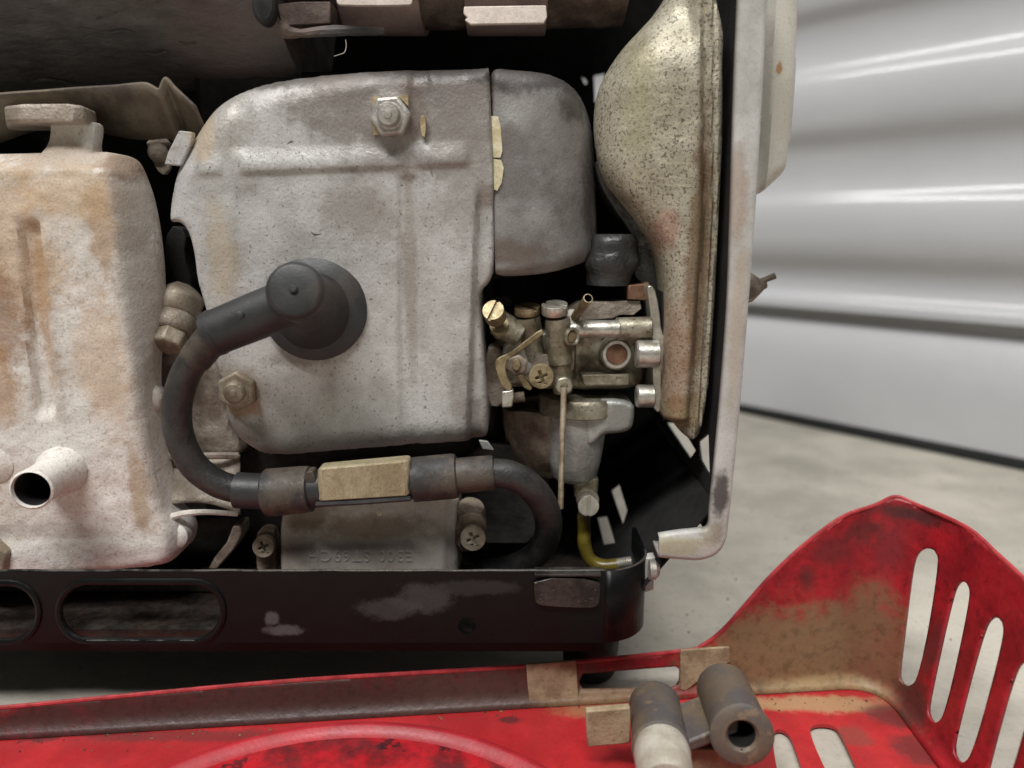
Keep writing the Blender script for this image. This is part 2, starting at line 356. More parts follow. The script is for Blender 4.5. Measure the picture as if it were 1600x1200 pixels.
mk('hose_dusty', (32, 32, 33), (50, 48, 46), 160, 0.36, 0.55, 0.0, 0.3, 1400, speck=(110, 100, 90), speck_amt=0.35, speck_scale=1200, speck_lo=0.62)
mk('core_plate', (170, 158, 130), (146, 134, 106), 120, 0.5, 0.7, 0.3, 0.6, 1300, speck=(100, 82, 52), speck_amt=0.55, speck_scale=900, stretch=(1, 1, 0.5))
mk('coil_plastic', (172, 165, 157), (150, 140, 130), 60, 0.45, 0.6, 0.0, 0.1, 900, speck=(90, 76, 62), speck_amt=0.3, speck_scale=700,
   stains_shade=[st(570, 825, 184, 24, 4, (112, 92, 72), 0.7), st(480, 810, 184, 10, 5, (96, 80, 64), 0.7)])
mk('nut_steel', (196, 193, 186), (160, 155, 146), 160, 0.35, 0.55, 0.7, 0.25, 900, speck=(92, 78, 62), speck_amt=0.5, speck_scale=900)
mk('old_nut', (160, 150, 134), (128, 114, 96), 160, 0.45, 0.65, 0.4, 0.35, 900, speck=(96, 68, 44), speck_amt=0.6, speck_scale=700)
mk('carb_alloy', (172, 167, 150), (124, 116, 98), 150, 0.34, 0.55, 0.65, 0.35, 800, speck=(58, 46, 32), speck_amt=0.7, speck_scale=700, speck_lo=0.58)
mk('carb_bright', (206, 203, 194), (172, 168, 156), 200, 0.28, 0.45, 0.75, 0.25, 900, speck=(80, 66, 48), speck_amt=0.5, speck_scale=900)
mk('bowl_alloy', (182, 184, 180), (148, 149, 144), 110, 0.42, 0.55, 0.5, 0.4, 1000, speck=(60, 52, 44), speck_amt=0.6, speck_scale=600, speck_lo=0.66)
mk('brass', (160, 146, 114), (112, 98, 72), 180, 0.36, 0.6, 0.6, 0.4, 900, speck=(62, 44, 24), speck_amt=0.7, speck_scale=900)
mk('copper_plug', (140, 108, 86), (112, 84, 66), 200, 0.4, 0.55, 0.6, 0.2, 900)
mk('wire_steel', (206, 194, 172), (160, 144, 118), 200, 0.35, 0.5, 0.6, 0.2, 900)
mk('fuel_line', (116, 102, 36), (84, 72, 24), 120, 0.25, 0.4, 0.0, 0.1, 900, trans=0.25, spec=0.5)
mk('worn_chip', (214, 206, 176), (190, 176, 138), 300, 0.5, 0.7, 0.1, 0.3, 900)
mk('bare_chip', (184, 168, 134), (146, 126, 92), 300, 0.5, 0.7, 0.3, 0.3, 900)
mk('duct_plastic', (62, 62, 61), (44, 43, 42), 90, 0.28, 0.5, 0.0, 0.3, 700, bump2=0.6, bscale2=120, speck=(110, 108, 100), speck_amt=0.2)
mk('gasket_black', (30, 30, 32), (22, 22, 23), 200, 0.5, 0.7, 0.0, 0.3, 1200)
mk('cover_red', (196, 24, 36), (176, 20, 32), 90, 0.3, 0.42, 0.0, 0.08, 700, spec=0.5, speck=(120, 30, 30), speck_amt=0.3, speck_scale=400, speck_lo=0.68)
mk('concrete', (178, 172, 160), (152, 147, 136), 16, 0.5, 0.65, 0.0, 0.3, 400, speck=(132, 126, 116), speck_amt=0.4, speck_scale=230, speck_lo=0.6, bdist=0.0004, grain=.15, gscale=500, streak=((192, 187, 175), 9, (1, 2.2, 1), .5))
mk('door_paint', (184, 184, 186), (179, 179, 181), 6, 0.14, 0.18, 0.0, 0.05, 400, spec=0.6)
mk('seal_rubber', (24, 28, 28), (18, 20, 20), 60, 0.6, 0.7)
mk('lint', (190, 180, 170), (160, 150, 140), 300, 0.8)

# ------------------------------------------------------------------ floor and garage door
b = MB(); b.grid([[(x, y, 0) for x in np.linspace(-2500, 2500, 3)] for y in np.linspace(-2500, 2500, 3)])
o = b.build('floor', 'concrete'); o['kind'] = 'structure'; o['label'] = 'pale smooth concrete garage floor'

D0, D1 = PZ(1155, 645, 0), PZ(1600, 736, 0)          # where the door meets the floor
dd = (D1 - D0) / np.linalg.norm(D1 - D0); dn = np.array([dd[1], -dd[0], 0])   # along the door, out of the door towards the room
if np.dot(dn, -D0) < 0: dn = -dn
door = thing('garage_door', 'white ribbed sheet metal garage door with black bottom seal', 'garage door', tuple(D0))
zd = lambda py: PP(1400, py, D0, dn)[2]
# bends of the pressed sheet from the seal up: (height, how far it stands proud)
bends = [(zd(680), 0), (zd(563), 0), (zd(513), -11), (zd(499), -12)]
seam = [(zd(494), -2), (zd(478), -2), (zd(472), -10), (zd(436), -11), (zd(392), 0), (zd(322), 0), (zd(290), -10), (zd(226), -10), (zd(182), 0), (zd(110), 0), (zd(80), -10), (zd(14), -10), (zd(-25), 0)]
per = zd(-25) - zd(182)
for k in range(1, 6):
    z0 = zd(-25) + per * (k - 1)
    seam += [(z0 + per * .36, 0), (z0 + per * .50, -10), (z0 + per * .80, -10), (z0 + per, 0)]
def door_section(name, prof):
    P = chaikin(np.array(prof), 2, closed=False); P = np.vstack([[P[0, 0], P[0, 1] - 25], P, [P[-1, 0], P[-1, 1] - 25]])
    b = MB(); b.grid([[D0 + dd * s + dn * q + np.array([0, 0, z]) for s in (-1500, -400, 0, 250, 1500)] for z, q in P])
    return b.build(name, 'door_paint', door, solid=0.8, angle=60)
door_section('door_panel', bends); door_section('door_panel', seam)
b = MB(); zs = zd(680)
for i in range(1): b.ext([D0 + dd * -1500 + dn * 1 + np.array([0, 0, 0.3]), D0 + dd * 1500 + dn * 1 + np.array([0, 0, 0.3]), D0 + dd * 1500 + dn * 1 + np.array([0, 0, zs + 1]), D0 + dd * -1500 + dn * 1 + np.array([0, 0, zs + 1])], -dn * 12)
b.build('bottom_seal', 'seal_rubber', door, bevel=1.0)

# ------------------------------------------------------------------ the generator
GB = (0, 250, 0)
G = thing('portable_generator', 'old small petrol generator with its side open, grey engine shrouds on black tray', 'generator', GB)

# --- base tray
YT = 172
zt_top = W(500, 893, YT)[2]; zt_bot = W(500, 1004, YT)[2]; xr = W(945, 900, YT)[0]; RC = 12.5
def slot_px(x0, x1, y0, y1, r=46, n=7):
    cs = [(x1 - r, y0 + r, -90), (x1 - r, y1 - r, 0), (x0 + r, y1 - r, 90), (x0 + r, y0 + r, 180)]; out = []
    for cx, cy, a in cs:
        for t in np.linspace(0, 90, n): out.append((cx + r * math.cos(math.radians(a + t)), cy + r * math.sin(math.radians(a + t))))
    return out
slots = [slot_px(92, 350, 908, 1001), slot_px(-196, 62, 910, 1002)]
hole = [(730 + 14 * math.cos(t), 977 + 14 * math.sin(t)) for t in np.linspace(0, 2 * math.pi, 17)[:-1]]
b = MB(); b.ext([(-190, YT, zt_bot), (xr, YT, zt_bot), (xr, YT, zt_top), (-190, YT, zt_top)], (0, 1.2, 0), [[W(x, y, YT) for x, y in h] for h in slots + [hole]])
ang = np.linspace(0, math.pi / 2, 12); plan = [(xr + RC * math.sin(t), YT + RC - RC * math.cos(t)) for t in ang] + [(xr + RC, 200)]
rows = []
for z in (zt_bot, (zt_top + zt_bot) / 2, zt_top): rows.append([(x, y, z) for x, y in plan])
corner = MB(); corner.grid(rows)
tray = b.build('base_tray', 'black_enamel', G)
corner.build('tray_corner', 'black_enamel', tray, solid=1.2, offset=-1)
for s in slots: MB().loop_tube([W(x, y, YT + 0.2) for x, y in s], 0.95).build('slot_rim', 'black_enamel', tray)
MB().box(-190, 26, YT + 3, 330, zt_bot - 0.5, zt_bot + 2.0).build('tray_floor', 'tray_inside', tray)
MB().box(-190, xr - 12, YT + 22, YT + 26, zt_bot + 2, zt_bot + 9).build('floor_rib', 'tray_inside', tray, bevel=1.0)
c0 = W(835, 904, YT - 1); c1 = W(938, 950, YT - 1)
b = MB(); b.ext([W(x, y, YT - 1.2) for x, y in chaikin([(834, 903), (938, 906), (938, 932), (936, 945), (926, 951), (852, 948), (838, 944), (835, 935)], 1)], (0, 1.1, 0))
b.ext([(c0[0], YT - 1.2, zt_top - 0.2), (c1[0], YT - 1.2, zt_top - 0.2), (c1[0], YT + 2, zt_top + .3), (c0[0], YT + 2, zt_top + .3)], (0, 0, -.6))
mk('worn_black_tab', (70, 66, 62), (40, 38, 37), 130, 0.3, 0.5, 0.5, 0.2, 900, speck=(150, 138, 124), speck_amt=0.5, speck_scale=700)
b.build('tray_clip', 'worn_black_tab', tray, bevel=0.3)
for fx, fy in ((W(925, 1070, 190)[0], 197), (-178, 197), (xr - 4, 315), (-178, 315)):
    MB().lathe((fx, fy, 0), (0, 0, 1), [(6.6, 0), (7.6, 1.2), (8.4, 10), (8.6, zt_bot - 1.5), (7, zt_bot - 0.4)], 28).build('rubber_foot', 'gasket_black', G)
# edge of the tray turned down below it
MB().box(-190, xr - 2, YT + 4, YT + 6, zt_bot - 5, zt_bot - 0.4).build('under_rail', 'black_enamel', G)

mk('worn_edge', (96, 92, 86), (30, 29, 28), 90, 0.35, 0.5, 0.5, 0.2, 900, lo=.5, hi=.62)
ep = [(x, YT + .5, zt_top + .02 + .12 * math.sin(x * .37) * math.sin(x * .11)) for x in np.linspace(-189, xr, 60)] + [(x, y + .5, zt_top) for x, y in plan[1:-1]]
MB().tube(ep, .34, 6, 1).build('tray_top_edge', 'worn_edge', tray)
MB().tube([W(x, 1000.5, YT - .4) for x in np.linspace(128, 318, 12)], [.12, .3, .18, .34, .14, .3, .1, .26, .1], 6, 2).build('slot_worn_edge', 'worn_edge', tray)

# --- rear casing of the engine bay; unseen top and end panels added to block light
holes = [[(928, 118), (945, 114), (946, 160), (930, 160)], [(908, 118), (916, 124), (918, 130), (914, 132)]]
YB = 326
b = MB(); b.ext([(-190, YB, 24), (49, YB, 24), (51, YB, 60), (68, YB, 185), (68, YB, 250), (-190, YB, 250)], (0, 1.5, 0), [[W(x, y, YB) for x, y in h] for h in holes])
b.v = [(x, y, max(z, zt_bot + 2.2)) for x, y, z in b.v]
b.build('rear_panel', 'shade_black', G)
MB().box(-192, 62, 178, 326, 250, 256).build('top_light_block', 'shade_black', G)
MB().box(-196, -192, 178, 326, zt_bot + 2, 256).build('end_light_block', 'shade_black', G)

# --- crankcase and cylinder mass behind the shrouds, dark filler so gaps read as shade
b = MB(); b.pxprism([(300, 110), (860, 110), (890, 150), (890, 420), (770, 440), (780, 660), (830, 760), (880, 940), (300, 940), (330, 700)], 214, 90)
b.build('crankcase', 'dark_iron', G, bevel=2)
b = MB(); b.pxprism([(720, 690), (850, 700), (870, 850), (700, 850)], 205, 12, smooth=1); b.build('mounting_block', 'dark_iron', G, bevel=1)

# --- muffler
x0 = -189; xm = W(432, 20, 195)[0]; xe = W(985, 20, 200)[0]
def drum(xa, xb, R, yc, zc, n=72, nx=90, amp=0.8, sc_=0.06):
    rows = []
    for x in np.linspace(xa, xb, nx):
        t = np.linspace(0, 2 * math.pi, n + 1); r = R + amp * (vnoise(np.full(n + 1, x * sc_ + 50), (np.cos(t) * 3 + 9) * R * sc_) - 0.5) + amp * .5 * (vnoise(np.full(n + 1, x * 0.3 + 50), np.cos(t) * R * 0.3 + 40) - 0.5)
        rows.append([(x, yc + r_ * math.sin(q), zc + r_ * math.cos(q)) for r_, q in zip(r, t)])
    b = MB(); b.grid(rows); m = n + 1
    b.f.append(tuple(range(m))); b.f.append(tuple(range((nx - 1) * m, nx * m)))
    return b
muf = drum(x0, xm, 38, 224, 206, amp=1.5).build('muffler', 'muffler_soot', G, angle=60)
drum(xm - 2, xe, 19, 214, 201, n=48, amp=0.9).build('exhaust_pipe', 'pipe_rust', muf, angle=60)
def strap(pa, pb):
    xa, xb = W(pa, 30, 197)[0], W(pb, 30, 197)[0]
    b = MB(); b.lathe((xa, 214, 201), (1, 0, 0), [(19.3, 0), (20.6, 0), (20.6, xb - xa), (19.3, xb - xa)], 48)
    return b.build('pipe_strap', 'strap_steel', muf, bevel=0.2)
strap(520, 652); strap(724, 857)
b = MB(); b.ext([W(x, y, 192) for x, y in chaikin([(524, -30), (646, -30), (645, 4), (638, 8), (532, 8), (525, 4)], 1)], (0, 1.4, 0)); b.build('strap_plate', 'strap_bright', muf, bevel=0.2)
b = MB(); b.ext([W(x, y, 191) for x, y in [(725, 10), (853, 8), (855, 26), (850, 36), (735, 38), (726, 31), (731, 27), (724, 21)]], (0, 1.4, 0)); b.build('strap_plate', 'strap_bright', muf, bevel=0.2)
b = MB(); b.pxprism([(470, 2), (516, 2), (517, 36), (440, 40), (432, 6)], 196, 8); b.build('pipe_collar', 'pipe_rust', muf, bevel=0.8)
b = MB(); b.tube([W(425, 30, 194), W(445, 48, 195), W(470, 52, 196), W(520, 48, 197), W(600, 49, 199)], [1.2, 1.8, 1.0, 1.4, .8], 8); b.build('peeled_seam', 'muffler_soot', muf)
b = MB(); b.lathe(W(412, 6, 189), (0, -1, 0.1), [(2.6, -3), (2.8, 0), (2.2, .6)], 20, sy=1.7); b.build('dark_hole_cap', 'shade_black', muf)  # black cap drawn where a dark hole opens at the drum end
# flaking seam along the drum
for pts in ([(118, 42), (150, 46), (172, 50), (192, 47), (214, 51)], [(280, 66), (292, 70), (306, 68)], [(228, 82), (244, 85), (262, 80)], [(50, 128), (70, 124), (95, 127), (118, 133)]):
    q = []
    for x, y in pts:
        d = ray(x, y); c = np.array([0, 0, H]); o_ = c - np.array([0, 224, 206]); A_ = d[1] ** 2 + d[2] ** 2; B_ = 2 * (o_[1] * d[1] + o_[2] * d[2]); C_ = o_[1] ** 2 + o_[2] ** 2 - 38.1 ** 2
        disc = B_ * B_ - 4 * A_ * C_
        if disc > 0: q.append(c + d * ((-B_ - math.sqrt(disc)) / (2 * A_)))
    if len(q) > 2: MB().tube(q, [0.25, 0.6, 0.5, 0.25], 7).build('paint_flake', 'muffler_soot', muf)

# --- heat shield over the rocker cover
HS = [(-150, 158), (0, 146), (60, 142), (120, 137), (180, 133), (222, 129), (236, 133), (247, 139), (251, 133), (256, 122), (262, 123), (272, 135), (290, 152), (305, 166), (300, 190), (283, 212), (230, 214), (212, 200), (190, 186), (150, 180), (60, 186), (-150, 200)]
b = MB(); top = [W(x, y, 190) for x, y in HS[:14]]
low = [W(x, y, 199) for x, y in HS[14:]]
rows = []
tp = catmull([W(x, y, 190) for x, y in HS[:14]], 3)
for k in range(6):
    t = k / 5
    rows.append([p + np.array([0, 9 * t, 0]) + np.array([0, 0, -9.5 * t * (1 + 0.25 * math.sin(p[0] * 0.12))]) for p in tp])
b.grid(rows); hs = b.build('heat_shield', 'shield_sheet', G, solid=0.8, angle=60)
MB().tube([W(196, 184, 200), W(230, 183, 199.5), W(262, 180, 199), W(282, 178, 199)], [.3, .6, .6, .3], 8).build('bead', 'pipe_rust', hs)
b = MB(); b.pxprism([(226, 216), (266, 212), (268, 262), (256, 276), (244, 266), (234, 242)], 200, 1.2, smooth=1); br = b.build('shield_bracket', 'dirty_alloy', G, bevel=0.3)
MB().lathe(W(248, 238, 199.6), (0.1, -1, -0.1), [(2.6, 0), (2.6, .6), (1.4, 1.2), (0.6, 1.4)], 20).build('rivet', 'dirty_alloy', br)

# --- rocker cover on the left
xi_y = np.array([200, 250, 270, 400, 520, 700, 800, 850, 900]); xi_x = np.array([150, 158, 172, 184, 200, 228, 252, 258, 262])
def rock_shape(px, py):
    px = 800 + (px - 800) * 188 / 180.0; py = 356 + (py - 356) * 188 / 180.0      # features were measured on the front face
    d = np.interp(py, xi_y, xi_x); s = sstep(d - 6, d + 34, px); y = 7.5 * s
    y += 0.8 * sstep(d + 34, d + 46, px)
    top = sstep(268, 246, py); y += 3.0 * top * (1 - s)
    cx = np.interp(py, [340, 640], [44, 68]); g = sstep(20, 12, np.abs(px - cx)) * sstep(335, 365, py) * sstep(662, 635, py); y += 2.0 * g
    y += -0.9 * np.exp(-((px - cx - 24) / 8) ** 2) * sstep(335, 380, py) * sstep(670, 630, py)
    y += 0.5 * (vnoise(px * .03 + 9, py * .03 + 5) - .5) + .3 * (vnoise(px * .12, py * .12) - .5)
    y += 0.9 * sstep(60, 20, np.hypot((px - 40), (py - 890) * 1.0)) * -1
    return y - 8
rock = relief('rocker_cover', 'rocker_cast', G, [(-180, 248, 3), (40, 241, 3), (130, 239, 3), (178, 238, 3), (204, 247, 3), (216, 268, 3), (234, 320, 3), (246, 400, 3), (249, 480, 3), (243, 540, 3), (240, 600, 3), (247, 670, 3), (258, 735, 3), (272, 790, 3), (296, 812, 3), (301, 838, 3), (286, 864, 3),
              (250, 872, 3), (140, 880, 3), (60, 884, 2), (30, 893, 2), (-180, 897, 2)], 188, 192, 0.85, rock_shape)
b = MB(); rows = []
for k, (w_, zp, y0) in enumerate(((33, 186, 187), (31, 205, 187), (31, 225, 186), (38, 240, 185), (52, 252, 184))):
    c = W(98, zp, 184); r = w_ * .16; rows.append([(c[0] + r * sx_, y0 + (1 - abs(sy_)) * 0 + (3 + 3 * sy_), c[2]) for sx_, sy_ in ((-1, 1), (-1, -.8), (-.8, -1), (.8, -1), (1, -.8), (1, 1))])
b.grid(rows); neck = b.build('breather_neck', 'rocker_cast', rock, solid=1, angle=50, subd=1)
zc = W(80, 176, 184)[2]
b = MB(); b.ext([(W(px, 180, yy)[0], yy, zc - 2.4) for px, yy in ((8, 184), (28, 182), (112, 181.5), (134, 184), (150, 191), (150, 198), (8, 198))], (0, 0, 4.0)); b.build('breather_flange', 'cast_alloy', rock, bevel=0.8)
# breather pipe
pb_ = W(104, 730, 182); pe = W(48, 766, 164)
ax = pe - pb_; L_ = np.linalg.norm(ax)
b = MB(); b.lathe(pb_ - ax * .1, ax, [(6.0, 0), (6.2, L_ * .3), (5.2, L_ * .45), (4.75, L_ * .6), (4.75, L_ * 1.02), (4.9, L_ * 1.08), (4.4, L_ * 1.1), (4.2, L_ * 1.04)], 36, cap=False); b.f.pop()
b.build('breather_pipe', 'rocker_cast', rock, angle=45)
MB().lathe(pb_ - ax * .1, ax, [(4.2, L_ * 1.04), (4.15, L_ * .25)], 36, cap=False).build('pipe_bore', 'shade_black', rock)  # bore wall in black, the shade inside the pipe painted in
hexnut(W(-6, 862, 182), (0.1, -1, 0), 6, 5, 0.3).build('cover_bolt', 'old_nut', rock, bevel=0.4)
MB().lathe(W(-2, 862, 184), (0, -1, 0), [(7.5, 0), (7.5, 1), (6, 1.4)], 28).build('washer', 'cast_alloy', rock, angle=30)
MB().lathe(W(2, 720, 183), (0, -1, 0), [(5, 0), (5, 3), (3, 4)], 24).build('cover_boss', 'rocker_cast', rock)
for (x, y, Y, r) in ((238, 622, 188, 2.8),):
    MB().lathe(W(x, y, Y), (0.3, -1, 0.1), [(r * 1.2, -4), (r * 1.1, 0), (r * .7, 1.2), (r * .2, 1.6)], 20, sx=.8, sy=1.2).build('cast_lug', 'rocker_cast', rock)

# --- cylinder-side casting, cover bolts and exhaust gasket between rocker cover and shroud
cyl = relief('cylinder_casting', 'cast_alloy', G, [(228, 535), (300, 545), (345, 560), (352, 640), (372, 700), (378, 712), (330, 715), (262, 712), (240, 690), (234, 600)], 200, 214, 1.0, lambda px, py: 1.2 * (vnoise(px * .05, py * .05) - .5), R=2)
b = MB(); b.lathe(W(280, 472, 196), (-.25, -1, .6), [(5.6, -4), (5.6, 0), (4.8, 3.4), (3.0, 5.2), (1, 5.8)], 6, rot=.3); b.build('dome_nut', 'old_nut', G, bevel=.8, seg=3)
MB().lathe(W(271, 509, 193), (-.2, -.6, -.8), [(4.6, -3.2), (5.2, -2.6), (5.2, 1), (4.2, 2)], 28).build('spacer', 'cast_alloy', G, angle=50)
hexnut(W(269, 522, 191.5), (-.15, -.75, -.8), 4.6, 4.2, .2).build('hex_bolt', 'old_nut', G, bevel=.4)
b = MB(); b.ext([W(x, y, 196) for x, y in [(300, 497), (318, 488), (326, 520), (300, 512)]], (0, 5, 0)); b.build('bracket_tip', 'cast_alloy', G, bevel=.3)
b = MB(); b.pxprism([(262, 350), (292, 360), (286, 400), (300, 440), (298, 475), (262, 490), (252, 420)], 204, 8, smooth=1); b.build('gap_shade_plate', 'shade_black', G, bevel=.4)  # black plate standing in for the shade in the gap
# gasket sheet and lower tin plate
rows = []
for t in np.linspace(0, 1, 10):
    a0 = W(246 + 8 * t, 702 + 88 * t, 196 - 10 * t); a1 = W(375, 712 + 92 * t, 200 - 12 * t)
    rows.append([a0 + (a1 - a0) * s + np.array([0, 2.0 * math.sin(s * 3.1) * t, 1.3 * math.sin(s * 3.14) * t]) for s in np.linspace(0, 1, 12)])
b = MB(); b.grid(rows); b.build('exhaust_tin', 'cast_alloy', G, solid=.9, angle=60)
MB().tube([W(247, 700, 195), W(252, 708, 192), W(275, 714, 192), W(330, 712, 194), (W(372, 712, 198))], 1.0, 8).build('tin_rim', 'cast_alloy', G)
MB().tube([W(262, 845, 184), W(258, 828, 184), W(262, 812, 184), W(285, 803, 184), W(320, 800, 184), W(372, 803, 186)], [.7, .9, 1, .8, .7], 8).build('tin_edge', 'rocker_cast', G)
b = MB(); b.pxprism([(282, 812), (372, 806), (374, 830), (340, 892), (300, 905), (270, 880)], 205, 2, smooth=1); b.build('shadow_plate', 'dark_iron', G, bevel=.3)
b = MB(); b.ext([W(x, y, 192) for x, y in [(364, 822), (376, 822), (378, 836), (366, 858), (338, 890), (325, 889), (336, 870), (354, 848)]], (0, 7, 0)); b.build('tin_leg', 'cast_alloy', G, bevel=.4)
b = MB(); b.lathe(W(272, 838, 184), (0, -1, .1), [(3.6, -3), (3.6, 0), (2.6, .8), (1.0, 1)], 20); b.build('rolled_corner', 'rocker_cast', G)

# --- main shroud
def cowl_shape(px, py):
    # horizontal swage: soft above, sharp lower edge; broken where the upright swages cross it
    t = py - np.interp(px, [300, 740], [271, 253]); y = -0.95 * sstep(-40, -6, t) * sstep(9, -2, t) * np.maximum(sstep(366, 385, px) * sstep(738, 722, px), sstep(300, 318, px) * sstep(352, 340, px) * .7) * (1 - .55 * np.exp(-((px - 640) / 14) ** 2))
    # upright swages pressed in
    band = lambda x, w, e: sstep(x - w - e, x - w + e, px) * sstep(x + w + e, x + w - e, px)
    y += .85 * band(636 + (py - 280) * .006, 13, 5) * sstep(268, 284, py) + .75 * band(655, 15, 6) * sstep(235, 215, py) + .6 * band(374, 14, 9) * sstep(150, 170, py) * sstep(246, 225, py) + .55 * band(385, 18, 9) * sstep(285, 310, py) * sstep(470, 420, py)
    y += ridge(px, py, (612, 186), (612, 188), 52, .8)
    y += 2.6 * sstep(741, 752, px + 0.04 * (py - 300)) * sstep(280, 330, py)
    y += 1.6 * sstep(30, 0, np.abs((px - 395) - (py - 640) * .25)) * sstep(625, 665, py) * .8
    y += 2.2 * sstep(415, 330, px) * sstep(560, 620, py)
    y += 3.0 * sstep(330, 262, px) * sstep(380, 200, py)
    y += .35 * (vnoise(px * .012 + 3, py * .012 + 7) - .5) + .07 * (vnoise(px * .06, py * .06) - .5)
    return y
cowl = relief('engine_shroud', 'cowl_paint', G, [(330, 152, 9), (366, 132, 9), (420, 117, 8), (520, 108, 6), (640, 102, 5), (700, 103, 5), (760, 103, 3), (764, 104, .8), (767, 170, .8), (771, 250, .8), (772, 340, .8), (772, 420, 1), (764, 444, 1.5), (750, 456, 1.5), (749, 480, 1.2), (757, 580, 1.5), (762, 650, 2), (762, 690, 3),
               (748, 698, 7), (640, 706, 8), (520, 715, 8), (430, 723, 8), (405, 720, 5), (385, 706, 5), (358, 690, 5), (345, 660, 4), (340, 610, 2), (334, 560, 1.5), (324, 505, 1.5), (316, 470, 1.2), (306, 435, 1), (302, 395, 1), (292, 360, 1.2), (276, 345, 1.5), (259, 348, 2), (256, 320, 4), (257, 285, 5), (262, 250, 6), (275, 220, 8), (300, 182, 9)], 186, 212, .62, cowl_shape)
def nut_at(px, py, Y, r, h, rot, par, stud=2.75):
    c = W(px, py, Y); ax_ = (0, -1, 0)
    n_ = hexnut(c, ax_, r, h, rot).build('hex_nut', 'nut_steel' if py < 300 else 'old_nut', par, bevel=.35)
    MB().lathe(c, ax_, [(stud * 1.15, h - .2), (stud * 1.15, h + .15), (stud, h + .25), (stud, h + 1.3), (stud * .82, h + 1.9), (stud * .35, h + 2.1), (stud * .3, h + 2.5), (.05, h + 2.6)], 28).build('stud_end', 'nut_steel' if py < 300 else 'old_nut', n_, angle=40)
nut_at(612, 184, 185.6, 5.0, 3.4, .1, cowl); nut_at(376, 608, 187.6, 5.3, 3.4, .5, cowl)
b = MB()
for q in ([(580, 152), (596, 150), (583, 172)], [(622, 150), (638, 148), (638, 166)], [(580, 190), (594, 210), (584, 211)]):
    b = MB(); b.ext([W(x, y, 185.05) for x, y in q], (0, 1.5, 0)); b.build('lock_plate_corner', 'bare_chip', cowl)
for q in ([(656, 180), (665, 180), (665, 214), (658, 212)],):
    b = MB(); b.ext([W(x, y, 184.9) for x, y in chaikin(q, 1)], (0, 2.0, 0)); b.build('bare_metal_patch', 'bare_chip', cowl)
b = MB(); b.ext([W(x, y, 188.5) for x, y in chaikin([(279, 204), (300, 206), (299, 222), (284, 257), (279, 259), (256, 257), (262, 238)], 0)], (0, 2.2, 0)); b.build('shroud_clip', 'cowl_paint', cowl, bevel=.4)
b = MB(); b.ext([W(x, y, 187) for x, y in [(748, 688), (762, 690), (772, 704), (754, 702)]], (0, 1, 0)); b.build('torn_corner', 'fan_paint', cowl, bevel=.2)

mk('paint_nick', (128, 119, 110), (100, 91, 82), 300, .8)
for q in ([(448, 226), (455, 221), (460, 222)], [(668, 258), (674, 268), (676, 277)], [(486, 362), (492, 366), (503, 365)], [(411, 408), (425, 411), (437, 405)]):
    MB().tube([W(x, y, 186.1) for x, y in q], [.12, .28, .1], 6, 4).build('paint_nick', 'paint_nick', cowl)

# --- second shroud half
def fan_shape(px, py):
    y = 17 * np.clip((px - 800) / 140.0, 0, 1.2) ** 2.6 + 0.6 * (vnoise(px * .02, py * .02) - .5) + .12 * (vnoise(px * .08 + 4, py * .08) - .5)
    return y
fan = relief('fan_shroud', 'fan_paint', G, [(765, 102, 3), (800, 103, 5), (850, 105, 6), (890, 111, 7), (920, 134, 6), (940, 180, 5), (946, 260, 5), (950, 330, 5), (952, 380, 5), (944, 408, 5), (900, 420, 4), (850, 430, 3.5), (776, 434, 3), (773, 420, .6), (772, 250, .6), (768, 150, .6)], 187.4, 216, .7, fan_shape)
for q in ([(766, 181), (778, 182), (782, 196), (785, 235), (782, 246), (770, 246)], [(771, 248), (783, 250), (787, 262), (784, 285), (777, 298), (772, 296)]):
    b = MB(); b.ext([W(x, y, 186.9) for x, y in q], (0, 1.2, 0)); b.build('chipped_edge', 'worn_chip', fan)
b = MB(); rows = []
for t in np.linspace(0, 1, 9):
    c = W(958 - 30 * (t - .5) * .3, 366 + 80 * t, 200); r = 6.4 * (0.85 + .25 * math.sin(t * 3.1) + .06 * math.sin(t * 14))
    rows.append([(c[0] + r * 1.0 * math.cos(a) * (1 + .08 * math.sin(3 * a + t * 5)), 203 + r * math.sin(a), c[2]) for a in np.linspace(0, 2 * math.pi, 25)])
b.grid(rows); b.f.append(tuple(range(25))); b.build('intake_hose', 'duct_plastic', G, angle=60)
b = MB(); b.pxprism([(925, 240), (962, 282), (990, 318), (1040, 395), (1050, 450), (1052, 640), (1030, 660), (1022, 560), (1016, 450), (985, 430), (1000, 380), (940, 300)], 203, 14, smooth=2); b.build('intake_elbow', 'duct_plastic', G, bevel=1.5)

